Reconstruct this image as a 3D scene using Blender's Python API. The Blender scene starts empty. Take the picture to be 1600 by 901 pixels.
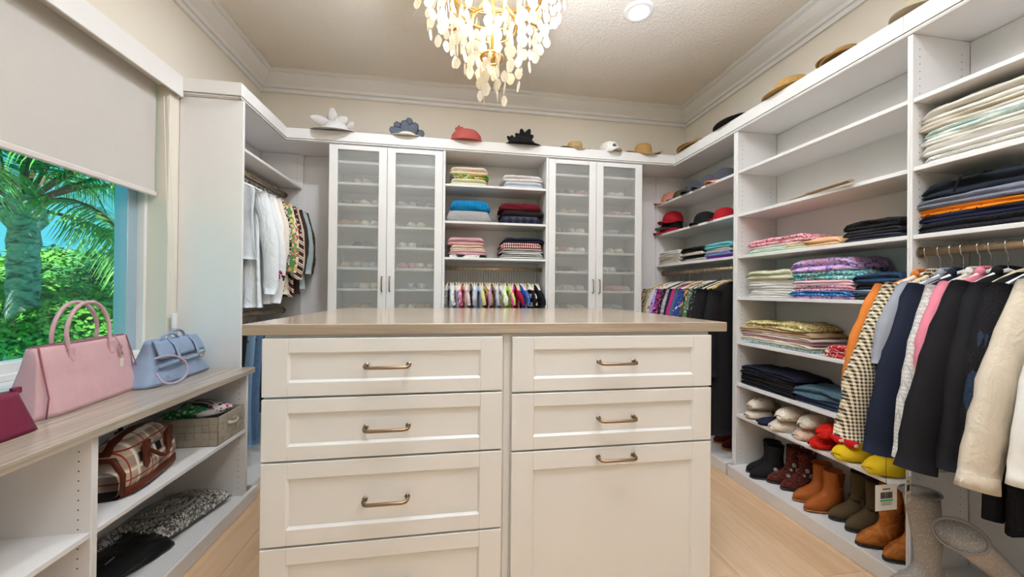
import bpy, math, random
import numpy as np
from mathutils import Vector, Matrix, noise
random.seed(7)
SC = bpy.context.scene
COL = SC.collection
PI = math.pi
# ------------------------------------------------------------------ camera
FPX, CXP, CYP = 578.0, 800.0, 451.0
YAW, PIT, ROL, EYE = math.radians(9.0), math.radians(0.3), math.radians(0.55), 1.265
_fw = Vector((math.sin(YAW)*math.cos(PIT), math.cos(YAW)*math.cos(PIT), math.sin(PIT)))
_up0 = Vector((-math.sin(YAW)*math.sin(PIT), -math.cos(YAW)*math.sin(PIT), math.cos(PIT)))
_rt0 = Vector((math.cos(YAW), -math.sin(YAW), 0))
_rt = _rt0*math.cos(ROL) + _up0*math.sin(ROL)
_up = -_rt0*math.sin(ROL) + _up0*math.cos(ROL)
cam_d = bpy.data.cameras.new('camera'); cam = bpy.data.objects.new('camera', cam_d); COL.objects.link(cam)
m3 = Matrix((_rt, _up, -_fw)).transposed()
cam.matrix_world = Matrix.Translation((0, 0, EYE)) @ m3.to_4x4()
cam_d.sensor_fit = 'HORIZONTAL'; cam_d.sensor_width = 36.0
cam_d.lens = 36.0*FPX/1600.0
cam_d.shift_x = 0.0; cam_d.shift_y = 0.5/1600
cam_d.clip_start = 0.02; cam_d.clip_end = 3000
SC.camera = cam
def at(u, v, X=None, Y=None, Z=None):
    "point of the room seen at photo pixel (u, v) on the plane X=, Y= or Z="
    r = _fw + _rt*((u-CXP)/FPX) - _up*((v-CYP)/FPX)
    if X is not None: t = X/r.x
    elif Y is not None: t = Y/r.y
    else: t = (Z-EYE)/r.z
    return Vector((0, 0, EYE)) + r*t
# ------------------------------------------------------------------ world: clear tropical sky
W = bpy.data.worlds.new('sky'); SC.world = W; W.use_nodes = True
wt = W.node_tree; wt.nodes.clear()
wo = wt.nodes.new('ShaderNodeOutputWorld'); bg = wt.nodes.new('ShaderNodeBackground')
tc = wt.nodes.new('ShaderNodeTexCoord'); sx = wt.nodes.new('ShaderNodeSeparateXYZ'); rp = wt.nodes.new('ShaderNodeValToRGB')
wt.links.new(tc.outputs['Generated'], sx.inputs[0]); wt.links.new(sx.outputs['Z'], rp.inputs[0])
rp.color_ramp.elements[0].position = 0.0; rp.color_ramp.elements[0].color = (0.14, 0.74, 0.88, 1)
rp.color_ramp.elements[1].position = 0.6; rp.color_ramp.elements[1].color = (0.07, 0.50, 0.80, 1)
wt.links.new(rp.outputs[0], bg.inputs[0]); bg.inputs[1].default_value = 1.0
wt.links.new(bg.outputs[0], wo.inputs[0])
def light(name, kind, loc, power, col=(1, 1, 1), **kw):
    d = bpy.data.lights.new(name, kind); d.energy = power; d.color = col
    o = bpy.data.objects.new(name, d); o.location = loc; COL.objects.link(o)
    rot = kw.pop('rot', None)
    for k, v in kw.items(): setattr(d, k, v)
    if rot: o.rotation_euler = rot
    return o
light('sun', 'SUN', (-5, -5, 8), 7.0, (1, 0.96, 0.88), angle=0.01, rot=(math.radians(42), 0, math.radians(30)))
# ceiling downlights: (x, y); the second one is the one in view
DOWN = [(0.35, 0.55, 7), (1.146, 2.19, 9), (-0.45, 2.19, 15), (1.25, 0.55, 5), (0.3, -0.9, 4), (1.25, -0.9, 4)]
for (x, y, w) in DOWN:
    light('downlight_lamp', 'AREA', (x, y, 3.035), w, (0.85, 0.97, 1.13), shape='DISK', size=0.11)
# added fill light, unseen above the frame, aimed at the ceiling for soft bounce
light('added_bounce_fill', 'AREA', (0.35, 0.80, 2.03), 90, (0.85, 0.97, 1.13), shape='DISK', size=0.35, spread=math.radians(138), rot=(PI, 0, 0))
VS = SC.view_settings
VS.view_transform = 'Standard'; VS.look = 'None'; VS.gamma = 1.0; VS.use_curve_mapping = False
SC.display_settings.display_device = 'sRGB'
VS.exposure = 0.12
# ------------------------------------------------------------------ materials
class NT:
    def __init__(s, name, rough=0.5, metal=0.0, spec=0.5):
        s.m = bpy.data.materials.new(name); s.m.use_nodes = True; s.t = s.m.node_tree; s.t.nodes.clear()
        s.out = s.t.nodes.new('ShaderNodeOutputMaterial'); s.b = s.n('ShaderNodeBsdfPrincipled')
        s.l(s.b.outputs[0], s.out.inputs[0])
        s.b.inputs['Roughness'].default_value = rough; s.b.inputs['Metallic'].default_value = metal
        s.b.inputs['Specular IOR Level'].default_value = spec
    def n(s, k, **kw):
        x = s.t.nodes.new(k)
        for a, b in kw.items():
            if a.startswith('i_'):
                i = a[2:]; x.inputs[int(i) if i.isdigit() else i.replace('_', ' ')].default_value = b
            else: setattr(x, a, b)
        return x
    def l(s, a, b): s.t.links.new(a, b); return b
    def co(s, scale=(1, 1, 1), kind='Object', rot=(0, 0, 0), loc=(0, 0, 0)):
        c = s.n('ShaderNodeTexCoord'); m = s.n('ShaderNodeMapping'); m.inputs['Scale'].default_value = scale
        m.inputs['Rotation'].default_value = rot; m.inputs['Location'].default_value = loc
        s.l(c.outputs[kind], m.inputs[0]); return m.outputs[0]
    def noise(s, v, scale, detail=3, rough=0.55, dist=0):
        x = s.n('ShaderNodeTexNoise'); x.inputs['Scale'].default_value = scale; x.inputs['Detail'].default_value = detail
        x.inputs['Roughness'].default_value = rough; x.inputs['Distortion'].default_value = dist
        s.l(v, x.inputs['Vector']); return x.outputs['Fac']
    def vor(s, v, scale, feat='F1', out='Distance', rnd=1.0):
        x = s.n('ShaderNodeTexVoronoi', feature=feat); x.inputs['Scale'].default_value = scale; x.inputs['Randomness'].default_value = rnd
        s.l(v, x.inputs['Vector']); return x.outputs[out]
    def ramp(s, f, stops, interp='LINEAR'):
        r = s.n('ShaderNodeValToRGB'); c = r.color_ramp; c.interpolation = interp
        while len(c.elements) < len(stops): c.elements.new(0.5)
        for e, (p, k) in zip(c.elements, stops): e.position = p; e.color = (*k[:3], 1)
        s.l(f, r.inputs[0]); return r.outputs[0]
    def mix(s, f, a, b):
        x = s.n('ShaderNodeMix', data_type='RGBA')
        for sock, v in ((x.inputs[0], f), (x.inputs[6], a), (x.inputs[7], b)):
            if isinstance(v, (int, float)): sock.default_value = v
            elif isinstance(v, tuple): sock.default_value = (*v[:3], 1)
            else: s.l(v, sock)
        return x.outputs[2]
    def math(s, op, a, b=0.0):
        x = s.n('ShaderNodeMath', operation=op)
        for i, v in enumerate((a, b)):
            if isinstance(v, (int, float)): x.inputs[i].default_value = v
            else: s.l(v, x.inputs[i])
        return x.outputs[0]
    def col(s, c):
        if isinstance(c, tuple): s.b.inputs['Base Color'].default_value = (*c[:3], 1)
        else: s.l(c, s.b.inputs['Base Color'])
    def bump(s, h, strength=0.3, dist=0.01):
        x = s.n('ShaderNodeBump'); x.inputs['Strength'].default_value = strength; x.inputs['Distance'].default_value = dist
        s.l(h, x.inputs['Height']); s.l(x.outputs[0], s.b.inputs['Normal'])
def lin(c):
    "sRGB 0-255 to linear"
    return tuple((v/255/12.92 if v/255 <= 0.04045 else ((v/255+0.055)/1.055)**2.4) for v in c)
def plain(name, c, rough=0.5, metal=0.0, bump=None, spec=0.5):
    n = NT(name, rough, metal, spec); n.col(lin(c) if max(c) > 1 else c)
    if bump: n.bump(n.noise(n.co(), bump[0], 2), bump[1], bump[2])
    return n.m
_mc = {}
def M(key, f, *a, **k):
    if key not in _mc: _mc[key] = f(key, *a, **k)
    return _mc[key]
def m_melamine(name, c=(233, 229, 226), rough=0.32):
    n = NT(name, rough); v = n.co((1, 1, 1))
    f = n.noise(v, 6, 3); n.col(n.mix(f, lin(c), lin(tuple(x*0.975 for x in c)))); return n.m
WHITE = m_melamine('white_melamine')
PAINTW = m_melamine('white_painted_wood', (231, 227, 222), 0.38)
def m_wall(name, c):
    n = NT(name, 0.85, spec=0.2); v = n.co(); f = n.noise(v, 90, 4); n.col(lin(c)); n.bump(f, 0.12, 0.004); return n.m
WALL = m_wall('cream_wall_paint', (224, 214, 198))
def m_ceiling(name):
    n = NT(name, 0.9, spec=0.15); v = n.co(); f = n.noise(v, 55, 5, 0.6, 0.6); n.col(lin((234, 224, 211)))
    n.bump(n.ramp(f, [(0.35, (0, 0, 0)), (0.7, (1, 1, 1))]), 0.5, 0.01); return n.m
CEIL = m_ceiling('knockdown_texture_ceiling')
def m_counter(name, ax='Y', c0=(158, 143, 126), c1=(190, 176, 158), c2=(130, 116, 100)):
    n = NT(name, 0.17); s = (60, 1.6, 60) if ax == 'Y' else (1.6, 60, 60)
    v = n.co(s); f = n.noise(v, 1.0, 5, 0.6, 0.4); g = n.noise(v, 3.1, 4, 0.6)
    c = n.ramp(f, [(0.28, lin(c2)), (0.5, lin(c0)), (0.72, lin(c1))])
    c = n.mix(n.math('MULTIPLY', g, 0.35), c, lin(c1)); n.col(c); n.bump(f, 0.03, 0.001); return n.m
COUNTER_Y = m_counter('greyed_oak_laminate_lengthwise', 'Y')
COUNTER_X = m_counter('greyed_oak_laminate_crosswise', 'X', (160, 142, 122), (192, 175, 154), (132, 114, 96))
def m_plank(name):
    n = NT(name, 0.34); oi = n.n('ShaderNodeObjectInfo')
    c = n.n('ShaderNodeTexCoord'); ad = n.n('ShaderNodeVectorMath', operation='ADD'); cb = n.n('ShaderNodeCombineXYZ')
    r = n.math('MULTIPLY', oi.outputs['Random'], 37.0); n.l(r, cb.inputs[0]); n.l(r, cb.inputs[1])
    n.l(c.outputs['Object'], ad.inputs[0]); n.l(cb.outputs[0], ad.inputs[1])
    mp = n.n('ShaderNodeMapping'); mp.inputs['Scale'].default_value = (14, 1.2, 14); n.l(ad.outputs[0], mp.inputs[0])
    f = n.noise(mp.outputs[0], 1.0, 5, 0.6, 1.2)
    base = n.mix(oi.outputs['Random'], lin((226, 188, 148)), lin((238, 206, 170)))
    c2 = n.ramp(f, [(0.25, (0.66, 0.56, 0.46)), (0.55, (0.95, 0.95, 0.95)), (0.8, (1.1, 1.1, 1.1))])
    mu = n.n('ShaderNodeMix', data_type='RGBA', blend_type='MULTIPLY'); mu.inputs[0].default_value = 0.55
    n.l(base, mu.inputs[6]); n.l(c2, mu.inputs[7]); n.col(mu.outputs[2]); n.bump(f, 0.05, 0.002); return n.m
PLANK = m_plank('pale_oak_plank')
BRONZE = plain('brushed_bronze', (150, 128, 104), 0.3, 1.0)
NICKEL = plain('satin_nickel', (176, 168, 158), 0.28, 1.0)
GOLD = plain('brushed_gold', (214, 176, 104), 0.3, 1.0)
CHROME = plain('hook_chrome', (205, 205, 205), 0.22, 1.0)
HOLE = plain('pin_hole_dark', (60, 52, 46), 0.8)
DARK = plain('dark_gap', (40, 36, 34), 0.8)
def m_glass(name, white=0.29, tint=(225, 226, 220), rough=0.12):
    n = NT(name); t = n.t
    tr = n.n('ShaderNodeBsdfTransparent'); gl = n.n('ShaderNodeBsdfGlossy'); di = n.n('ShaderNodeBsdfDiffuse'); tl = n.n('ShaderNodeBsdfTranslucent')
    gl.inputs['Roughness'].default_value = rough; di.inputs['Color'].default_value = (*lin(tint), 1); tl.inputs['Color'].default_value = (*lin(tint), 1)
    a = n.n('ShaderNodeMixShader'); a.inputs[0].default_value = 0.5; n.l(di.outputs[0], a.inputs[1]); n.l(tl.outputs[0], a.inputs[2])
    b = n.n('ShaderNodeMixShader'); b.inputs[0].default_value = white; n.l(tr.outputs[0], b.inputs[1]); n.l(a.outputs[0], b.inputs[2])
    fr = n.n('ShaderNodeFresnel'); fr.inputs[0].default_value = 1.5
    c = n.n('ShaderNodeMixShader'); ge = n.n('ShaderNodeNewGeometry'); n.l(n.math('MULTIPLY', fr.outputs[0], n.math('SUBTRACT', 1.0, ge.outputs['Backfacing'])), c.inputs[0]); n.l(b.outputs[0], c.inputs[1]); n.l(gl.outputs[0], c.inputs[2])
    n.l(c.outputs[0], n.out.inputs[0]); return n.m
FROST = m_glass('frosted_cabinet_glass')
PANE = m_glass('window_pane_glass', 0.0, rough=0.0); [setattr(q.inputs[0], 'default_value', (.94, 1, 1, 1)) for q in PANE.node_tree.nodes if q.bl_idname == 'ShaderNodeBsdfTransparent']
def m_emit(name, c, s):
    n = NT(name); n.b.inputs['Emission Color'].default_value = (*lin(c), 1); n.b.inputs['Emission Strength'].default_value = s; n.col((0.8, 0.8, 0.8)); return n.m
# ------------------------------------------------------------------ mesh helpers
class MB:
    def __init__(s): s.v = []; s.f = []; s.mi = []; s.k = 0
    def add(s, vs, fs, k=None):
        b = len(s.v); s.v += [tuple(p) for p in vs]; s.f += [tuple(i+b for i in f) for f in fs]; s.mi += [s.k if k is None else k]*len(fs); return s
    def box(s, x0, x1, y0, y1, z0, z1, c=0.0, k=None):
        if x0 > x1: x0, x1 = x1, x0
        if y0 > y1: y0, y1 = y1, y0
        if z0 > z1: z0, z1 = z1, z0
        if c <= 0:
            return s.add([(x0,y0,z0),(x1,y0,z0),(x1,y1,z0),(x0,y1,z0),(x0,y0,z1),(x1,y0,z1),(x1,y1,z1),(x0,y1,z1)],
                  [(0,3,2,1),(4,5,6,7),(0,1,5,4),(1,2,6,5),(2,3,7,6),(3,0,4,7)], k)
        c = min(c, (x1-x0)*.49, (y1-y0)*.49, (z1-z0)*.49)
        V = []; idx = {}
        for sxx in (0, 1):
            for sy in (0, 1):
                for sz in (0, 1):
                    X, Y, Z = (x0, x1)[sxx], (y0, y1)[sy], (z0, z1)[sz]
                    dx, dy, dz = (c, -c)[sxx], (c, -c)[sy], (c, -c)[sz]
                    for a, p in (('x', (X, Y+dy, Z+dz)), ('y', (X+dx, Y, Z+dz)), ('z', (X+dx, Y+dy, Z))):
                        idx[(a, sxx, sy, sz)] = len(V); V.append(p)
        F = []
        I = lambda a, *q: idx[(a, *q)]
        F += [(I('x',0,0,0),I('x',0,0,1),I('x',0,1,1),I('x',0,1,0)), (I('x',1,0,0),I('x',1,1,0),I('x',1,1,1),I('x',1,0,1)),
              (I('y',0,0,0),I('y',1,0,0),I('y',1,0,1),I('y',0,0,1)), (I('y',0,1,0),I('y',0,1,1),I('y',1,1,1),I('y',1,1,0)),
              (I('z',0,0,0),I('z',0,1,0),I('z',1,1,0),I('z',1,0,0)), (I('z',0,0,1),I('z',1,0,1),I('z',1,1,1),I('z',0,1,1))]
        for a, b in ((0,0),(0,1),(1,0),(1,1)):
            q = (I('y',0,a,b),I('y',1,a,b),I('z',1,a,b),I('z',0,a,b)); F.append(q if a != b else q[::-1])
            q = (I('x',a,0,b),I('x',a,1,b),I('z',a,1,b),I('z',a,0,b)); F.append(q[::-1] if a != b else q)
            q = (I('x',a,b,0),I('x',a,b,1),I('y',a,b,1),I('y',a,b,0)); F.append(q if a != b else q[::-1])
        for a in (0,1):
            for b in (0,1):
                for d in (0,1):
                    q = (I('x',a,b,d),I('y',a,b,d),I('z',a,b,d)); F.append(q if (a+b+d) % 2 else q[::-1])
        return s.add(V, F, k)
    def grid(s, P, closed_u=False, closed_v=False, k=None, flip=False):
        "P: rows of points"
        n = len(P); m = len(P[0]); vs = [p for r in P for p in r]; fs = []
        for i in range(n if closed_v else n-1):
            for j in range(m if closed_u else m-1):
                a, b = i*m+j, i*m+(j+1) % m; c, d = ((i+1) % n)*m+(j+1) % m, ((i+1) % n)*m+j
                fs.append((a, d, c, b) if flip else (a, b, c, d))
        return s.add(vs, fs, k)
    def tube(s, pts, r, n=8, k=None, caps=True, closed=False, flat=None):
        pts = [Vector(p) for p in pts]; N = len(pts); rr = r if isinstance(r, (list, tuple)) else [r]*N
        rows = []; up = None
        for i, p in enumerate(pts):
            if closed: t = (pts[(i+1) % N]-pts[i-1])
            else: t = pts[min(i+1, N-1)]-pts[max(i-1, 0)]
            t = t.normalized() if t.length > 1e-9 else Vector((0, 0, 1))
            if up is None:
                up = Vector((0, 0, 1)) if abs(t.z) < 0.9 else Vector((1, 0, 0))
                up = (up-t*up.dot(t)).normalized()
            else:
                up = up-t*up.dot(t); up = up.normalized() if up.length > 1e-6 else t.orthogonal().normalized()
            sd = t.cross(up); fl = flat or (1, 1)
            rows.append([p+(up*math.sin(a)*fl[0]+sd*math.cos(a)*fl[1])*rr[i] for a in [2*PI*j/n for j in range(n)]])
        s.grid(rows, closed_u=True, closed_v=closed, k=k)
        if caps and not closed:
            b = len(s.v); s.v += [tuple(pts[0]), tuple(pts[-1])]; a0 = b-N*n; a1 = b-n; kk = s.k if k is None else k
            for j in range(n):
                s.f.append((b, a0+(j+1) % n, a0+j)); s.f.append((b+1, a1+j, a1+(j+1) % n)); s.mi += [kk, kk]
        return s
    def lathe(s, prof, n=24, c=(0, 0, 0), k=None, sx=1.0, sy=1.0):
        rows = [[(c[0]+r*sx*math.cos(2*PI*j/n), c[1]+r*sy*math.sin(2*PI*j/n), c[2]+z) for j in range(n)] for (r, z) in prof]
        return s.grid(rows, closed_u=True, k=k)
    def ball(s, c, rx, ry=None, rz=None, n=10, m=7, k=None):
        ry = ry or rx; rz = rz or rx
        rows = [[(c[0]+rx*math.sin(PI*i/m)*math.cos(2*PI*j/n), c[1]+ry*math.sin(PI*i/m)*math.sin(2*PI*j/n), c[2]-rz*math.cos(PI*i/m)) for j in range(n)] for i in range(m+1)]
        return s.grid(rows, closed_u=True, k=k)
    def prism(s, poly, y0, y1, axis='Y', k=None):
        n = len(poly)
        f3 = {'Y': lambda a, b, t: (a, t, b), 'X': lambda a, b, t: (t, a, b), 'Z': lambda a, b, t: (a, b, t)}[axis]
        vs = [f3(a, b, y0) for a, b in poly]+[f3(a, b, y1) for a, b in poly]
        return s.add(vs, [tuple(range(n)), tuple(range(2*n-1, n-1, -1))]+[(i, i+n, (i+1) % n+n, (i+1) % n) for i in range(n)], k)
def wloc(o):
    v = Vector((0, 0, 0))
    while o: v = v+Vector(o.location); o = o.parent
    return v
def obj(name, mb, mat, parent=None, smooth=False, world=False, loc=None, rot=None, label=None, kind=None):
    "world=True: coordinates are room coordinates (parents unrotated)"
    me = bpy.data.meshes.new(name); V = mb.v
    if world and parent:
        w = wloc(parent); V = [(p[0]-w.x, p[1]-w.y, p[2]-w.z) for p in V]
    me.from_pydata(V, [], mb.f)
    for m in (mat if isinstance(mat, (list, tuple)) else [mat]): me.materials.append(m)
    if isinstance(mat, (list, tuple)) and len(mat) > 1: me.polygons.foreach_set('material_index', mb.mi)
    if smooth: me.polygons.foreach_set('use_smooth', [True]*len(mb.f))
    me.update()
    o = bpy.data.objects.new(name, me); COL.objects.link(o)
    if parent: o.parent = parent
    if loc is not None: o.location = loc
    if rot is not None: o.rotation_euler = rot
    if label: o['label'] = label
    if kind: o['kind'] = kind
    return o
def tag(o, label, cat, group=None):
    o['label'] = label; o['category'] = cat
    if group: o['group'] = group
    return o
def thing(name, label, cat, loc=(0, 0, 0), rotz=0.0, group=None, rot=None):
    o = bpy.data.objects.new(name, None); COL.objects.link(o); o.empty_display_size = 0.05
    o.location = loc; o.rotation_euler = rot or (0, 0, rotz); return tag(o, label, cat, group)
def struct(name, mb, mat, label=None, **k):
    o = obj(name, mb, mat, **k); o['kind'] = 'structure'; o['label'] = label or name.replace('_', ' '); return o
def dup(o, loc, rotz=0.0, label=None, group=None, rot=None, mats=None, scale=None):
    r = o.copy(); COL.objects.link(r); r.location = loc; r.rotation_euler = rot or (0, 0, rotz); r.parent = None
    if label: r['label'] = label
    if group: r['group'] = group
    if scale: r.scale = scale
    for ch in o.children:
        c = ch.copy(); COL.objects.link(c); c.parent = r
        for g in ch.children: d = g.copy(); COL.objects.link(d); d.parent = c
    return r
def bx(*a, c=0.0015): return MB().box(*a, c=c)
# ================================================================== THE ROOM
XL, XR, YB, YF, ZC = -1.60, 2.27, 3.37, -1.6, 3.05
# floor with separate planks
fl = struct('floor', bx(XL-.1, XR+.1, YF-.1, YB+.1, -0.06, -0.012, c=0), DARK, 'pale oak plank floor running towards the glass cabinets')
pw = 0.19; x = XL+0.03; row = 0
plank_mesh = {}
rnd = random.Random(3)
while x < XR:
    y = YF-rnd.uniform(0, 1.2)
    while y < YB:
        L = rnd.choice([1.1, 1.45, 1.8]); y1 = min(y+L, YB); y0 = max(y, YF)
        if y1-y0 > 0.05:
            w = min(pw, XR-x)
            o = obj('plank', bx(0, w-.0012, 0, y1-y0-.0012, -0.012, 0, c=.001), PLANK, fl, loc=(x, y0, rnd.uniform(-.0003, 0)))
        y += L
    x += pw
# walls
wy0, wy1, wz0, wz1 = -0.75, 2.37, 0.88, 2.41        # window opening
mb = MB(); T = 0.2
for a in ((XL-T, XL, YF, YB+T, -.05, wz0), (XL-T, XL, YF, YB+T, wz1, ZC+.1), (XL-T, XL, wy1, YB+T, wz0, wz1), (XL-T, XL, YF, wy0, wz0, wz1)): mb.box(*a)
struct('wall_left', mb, WALL, 'cream left wall around the big window')
struct('wall_back', bx(XL-T, XR+T, YB, YB+.1, -.05, ZC+.1, c=0), WALL, 'cream back wall above the glass door cabinets')
struct('wall_right', bx(XR, XR+.1, YF, YB, -.05, ZC+.1, c=0), WALL, 'cream right wall above the open shelving')
struct('wall_rear', bx(XL-T, XR+T, YF-.1, YF, -.05, ZC+.1, c=0), WALL, 'cream wall behind the viewer')
struct('ceiling', bx(XL-T, XR+T, YF-.1, YB+.1, ZC, ZC+.1, c=0), CEIL, 'textured taupe ceiling with knockdown finish')
# crown moulding profile: (out from wall, z)
CR = [(0, 2.905), (.015, 2.905), (.020, 2.912), (.020, 2.926), (.011, 2.930), (.011, 2.938), (.026, 2.942), (.031, 2.950), (.036, 2.962), (.056, 2.975), (.080, 2.992), (.104, 3.014), (.110, 3.022), (.110, 3.029), (.126, 3.031), (.140, 3.036), (.140, 3.05), (0, 3.05)]
def crown(name, f0, f1, lab):
    mb = MB(); rows = [[f0(d, z) for d, z in CR], [f1(d, z) for d, z in CR]]
    mb.grid(rows, closed_u=True); n = len(CR); mb.f += [tuple(range(n-1, -1, -1)), tuple(range(n, 2*n))]; mb.mi += [0, 0]
    struct(name, mb, PAINTW, lab)
crown('trim_1', lambda d, z: (XL+d, YF, z), lambda d, z: (XL+d, YB-d, z), 'white crown moulding along the left wall')
crown('trim_2', lambda d, z: (XL+d, YB-d, z), lambda d, z: (XR-d, YB-d, z), 'white crown moulding along the back wall')
crown('trim_3', lambda d, z: (XR-d, YB-d, z), lambda d, z: (XR-d, YF, z), 'white crown moulding along the right wall')
# window
win = bpy.data.objects.new('window_1', None); COL.objects.link(win); win['kind'] = 'structure'; win['label'] = 'wide fixed window behind the handbags, palms outside'
BLUEFR = plain('anodised_frame', (170, 192, 204), 0.35, 0.4)
mb = MB()
for a in ((-1.80, -1.735, wy1-.08, wy1-.018, wz0+.02, wz1-.02), (-1.80, -1.735, wy0+.018, wy0+.08, wz0+.02, wz1-.02), (-1.80, -1.735, wy0+.08, wy1-.08, wz1-.08, wz1-.02)): mb.box(*a, c=.003)
obj('sash', mb, BLUEFR, win, label='grey blue metal sash')
mb = MB()
for a in ((-1.81, -1.70, wy1-.018, wy1, wz0, wz1), (-1.81, -1.70, wy0, wy0+.018, wz0, wz1), (-1.81, -1.70, wy0, wy1, wz1-.02, wz1), (-1.80, -1.735, wy0+.08, wy1-.08, wz0+.012, wz0+.082), (-1.735, -1.71, wy0+.02, wy1-.02, wz0+.012, wz0+.04)): mb.box(*a, c=.003)
obj('frame', mb, PAINTW, win)
obj('glass_pane', bx(-1.775, -1.769, wy0+.075, wy1-.075, wz0+.07, wz1-.075, c=0), PANE, win)
obj('sill', bx(-1.80, -1.575, wy0, wy1, wz0-.018, wz0+.012, c=.003), PAINTW, win)
# ---------------------------------------------------------------- downlight fixtures
DL = m_emit('downlight_lens', (255, 240, 215), 9.0)
for i, (x, y, _w) in enumerate(DOWN):
    lab = 'round white recessed ceiling light right of the chandelier' if i == 1 else 'round white recessed ceiling light outside the picture'
    t = thing('ceiling_light', lab, 'ceiling light', (x, y, 3.05), 0, None if i == 1 else 'recessed lights outside the picture')
    obj('trim_ring', MB().lathe([(.058, -.001), (.062, -.010), (.085, -.012), (.092, -.006), (.094, 0)], 32), PAINTW, t, True)
    obj('lens', MB().lathe([(.0001, -.004), (.058, -.004), (.058, 0)], 32), DL, t, True)
# ================================================================== FITTED FURNITURE
FX = 1.95        # front plane of the right-hand panels
def holes(parent, pts, axis):
    "small dark shelf pin holes; pts in room coordinates, axis = facing normal"
    mb = MB(); nx = Vector(axis); a = nx.orthogonal().normalized(); b = nx.cross(a)
    for p in pts:
        p = Vector(p)+nx*.0006; mb.add([p+(a*math.cos(t)+b*math.sin(t))*.0027 for t in [PI/3*j for j in range(6)]], [(0, 1, 2, 3, 4, 5)])
    o = obj('pin_holes', mb, HOLE, parent, world=True, kind='stuff'); return o
def zr(z0, z1): return [z0+.032*i for i in range(int((z1-z0)/.032)+1)]
ROD = plain('oval_rod_champagne', (196, 172, 138), 0.3, 0.9)
def rod(parent, a, b):
    mb = MB(); mb.tube([a, b], .015, 12, flat=(1.15, .55)); a, b = Vector(a), Vector(b); d = (b-a).normalized()
    o = obj('rod', mb, ROD, parent, smooth=True, world=True)
    for p, s in ((a, 1), (b, -1)): obj('rod_socket', MB().tube([p+d*s*.0005, p+d*s*.006], .024, 14), NICKEL, parent, world=True)
def shelf(parent, x0, x1, y0, y1, zt, label=None): return obj('shelf', bx(x0, x1, y0, y1, zt-.019, zt, c=.0015), WHITE, parent, world=True, label=label)
def panel(parent, *a, name='side_panel'): return obj(name, bx(*a), WHITE, parent, world=True)
# ---- right wall, three open units -------------------------------------------------
XB = 2.262
ZT = 2.392
R1 = thing('open_closet_unit', 'white open closet unit in the back right corner, caps over blouses', 'closet unit', (2.1, 2.85, 0))
R2 = thing('open_closet_unit', 'white open shelving unit of eight shelves full of folded clothes and boots', 'closet unit', (2.1, 1.8, 0))
R3 = thing('open_closet_unit', 'white open closet unit at the right edge with blazers on its rod', 'closet unit', (2.1, .8, 0))
panel(R1, FX, XB, 3.345, 3.365, 0, ZT); panel(R1, FX, XB, 2.3185, 2.337, 0, ZT)
panel(R2, FX, XB, 2.300, 2.3180, 0, ZT); panel(R2, FX, XB, 1.3135, 1.323, 0, ZT)
panel(R3, FX, XB, 1.304, 1.3130, 0, ZT); panel(R3, FX, XB, .30, .319, 0, ZT)
for U, y0, y1, zs in ((R1, 2.337, 3.345, (2.112, 1.822, 1.525)), (R2, 1.323, 2.30, (2.115, 1.812, 1.523, 1.236, .928, .640, .424)), (R3, .319, 1.304, (2.112, 1.815, 1.522))):
    panel(U, XB, XR-.001, y0, y1, .05, ZT, name='back_panel')
    for z in zs: shelf(U, FX+.004, XB, y0, y1, z)
    obj('bottom_shelf', bx(1.905, XB, y0, y1, .048, .072), WHITE, U, world=True)
    for yy, s in ((y0, 1), (y1, -1)):
        if (U, s) in ((R2, 1), (R3, 1)) and False: continue
        holes(U, [(xx, yy, z) for xx in (1.987, 2.214) for z in zr(.12, 2.36)], (0, s, 0))
    obj('toe_kick', bx(1.883, 1.905, y0-.0185, y1+.0005 if U is R2 else y1, 0, .078, c=.003), WHITE, U, world=True)
rod(R1, (2.03, 2.337, 1.447), (2.03, 3.345, 1.447))
rod(R3, (1.99, .319, 1.447), (1.99, 1.304, 1.447))
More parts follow.
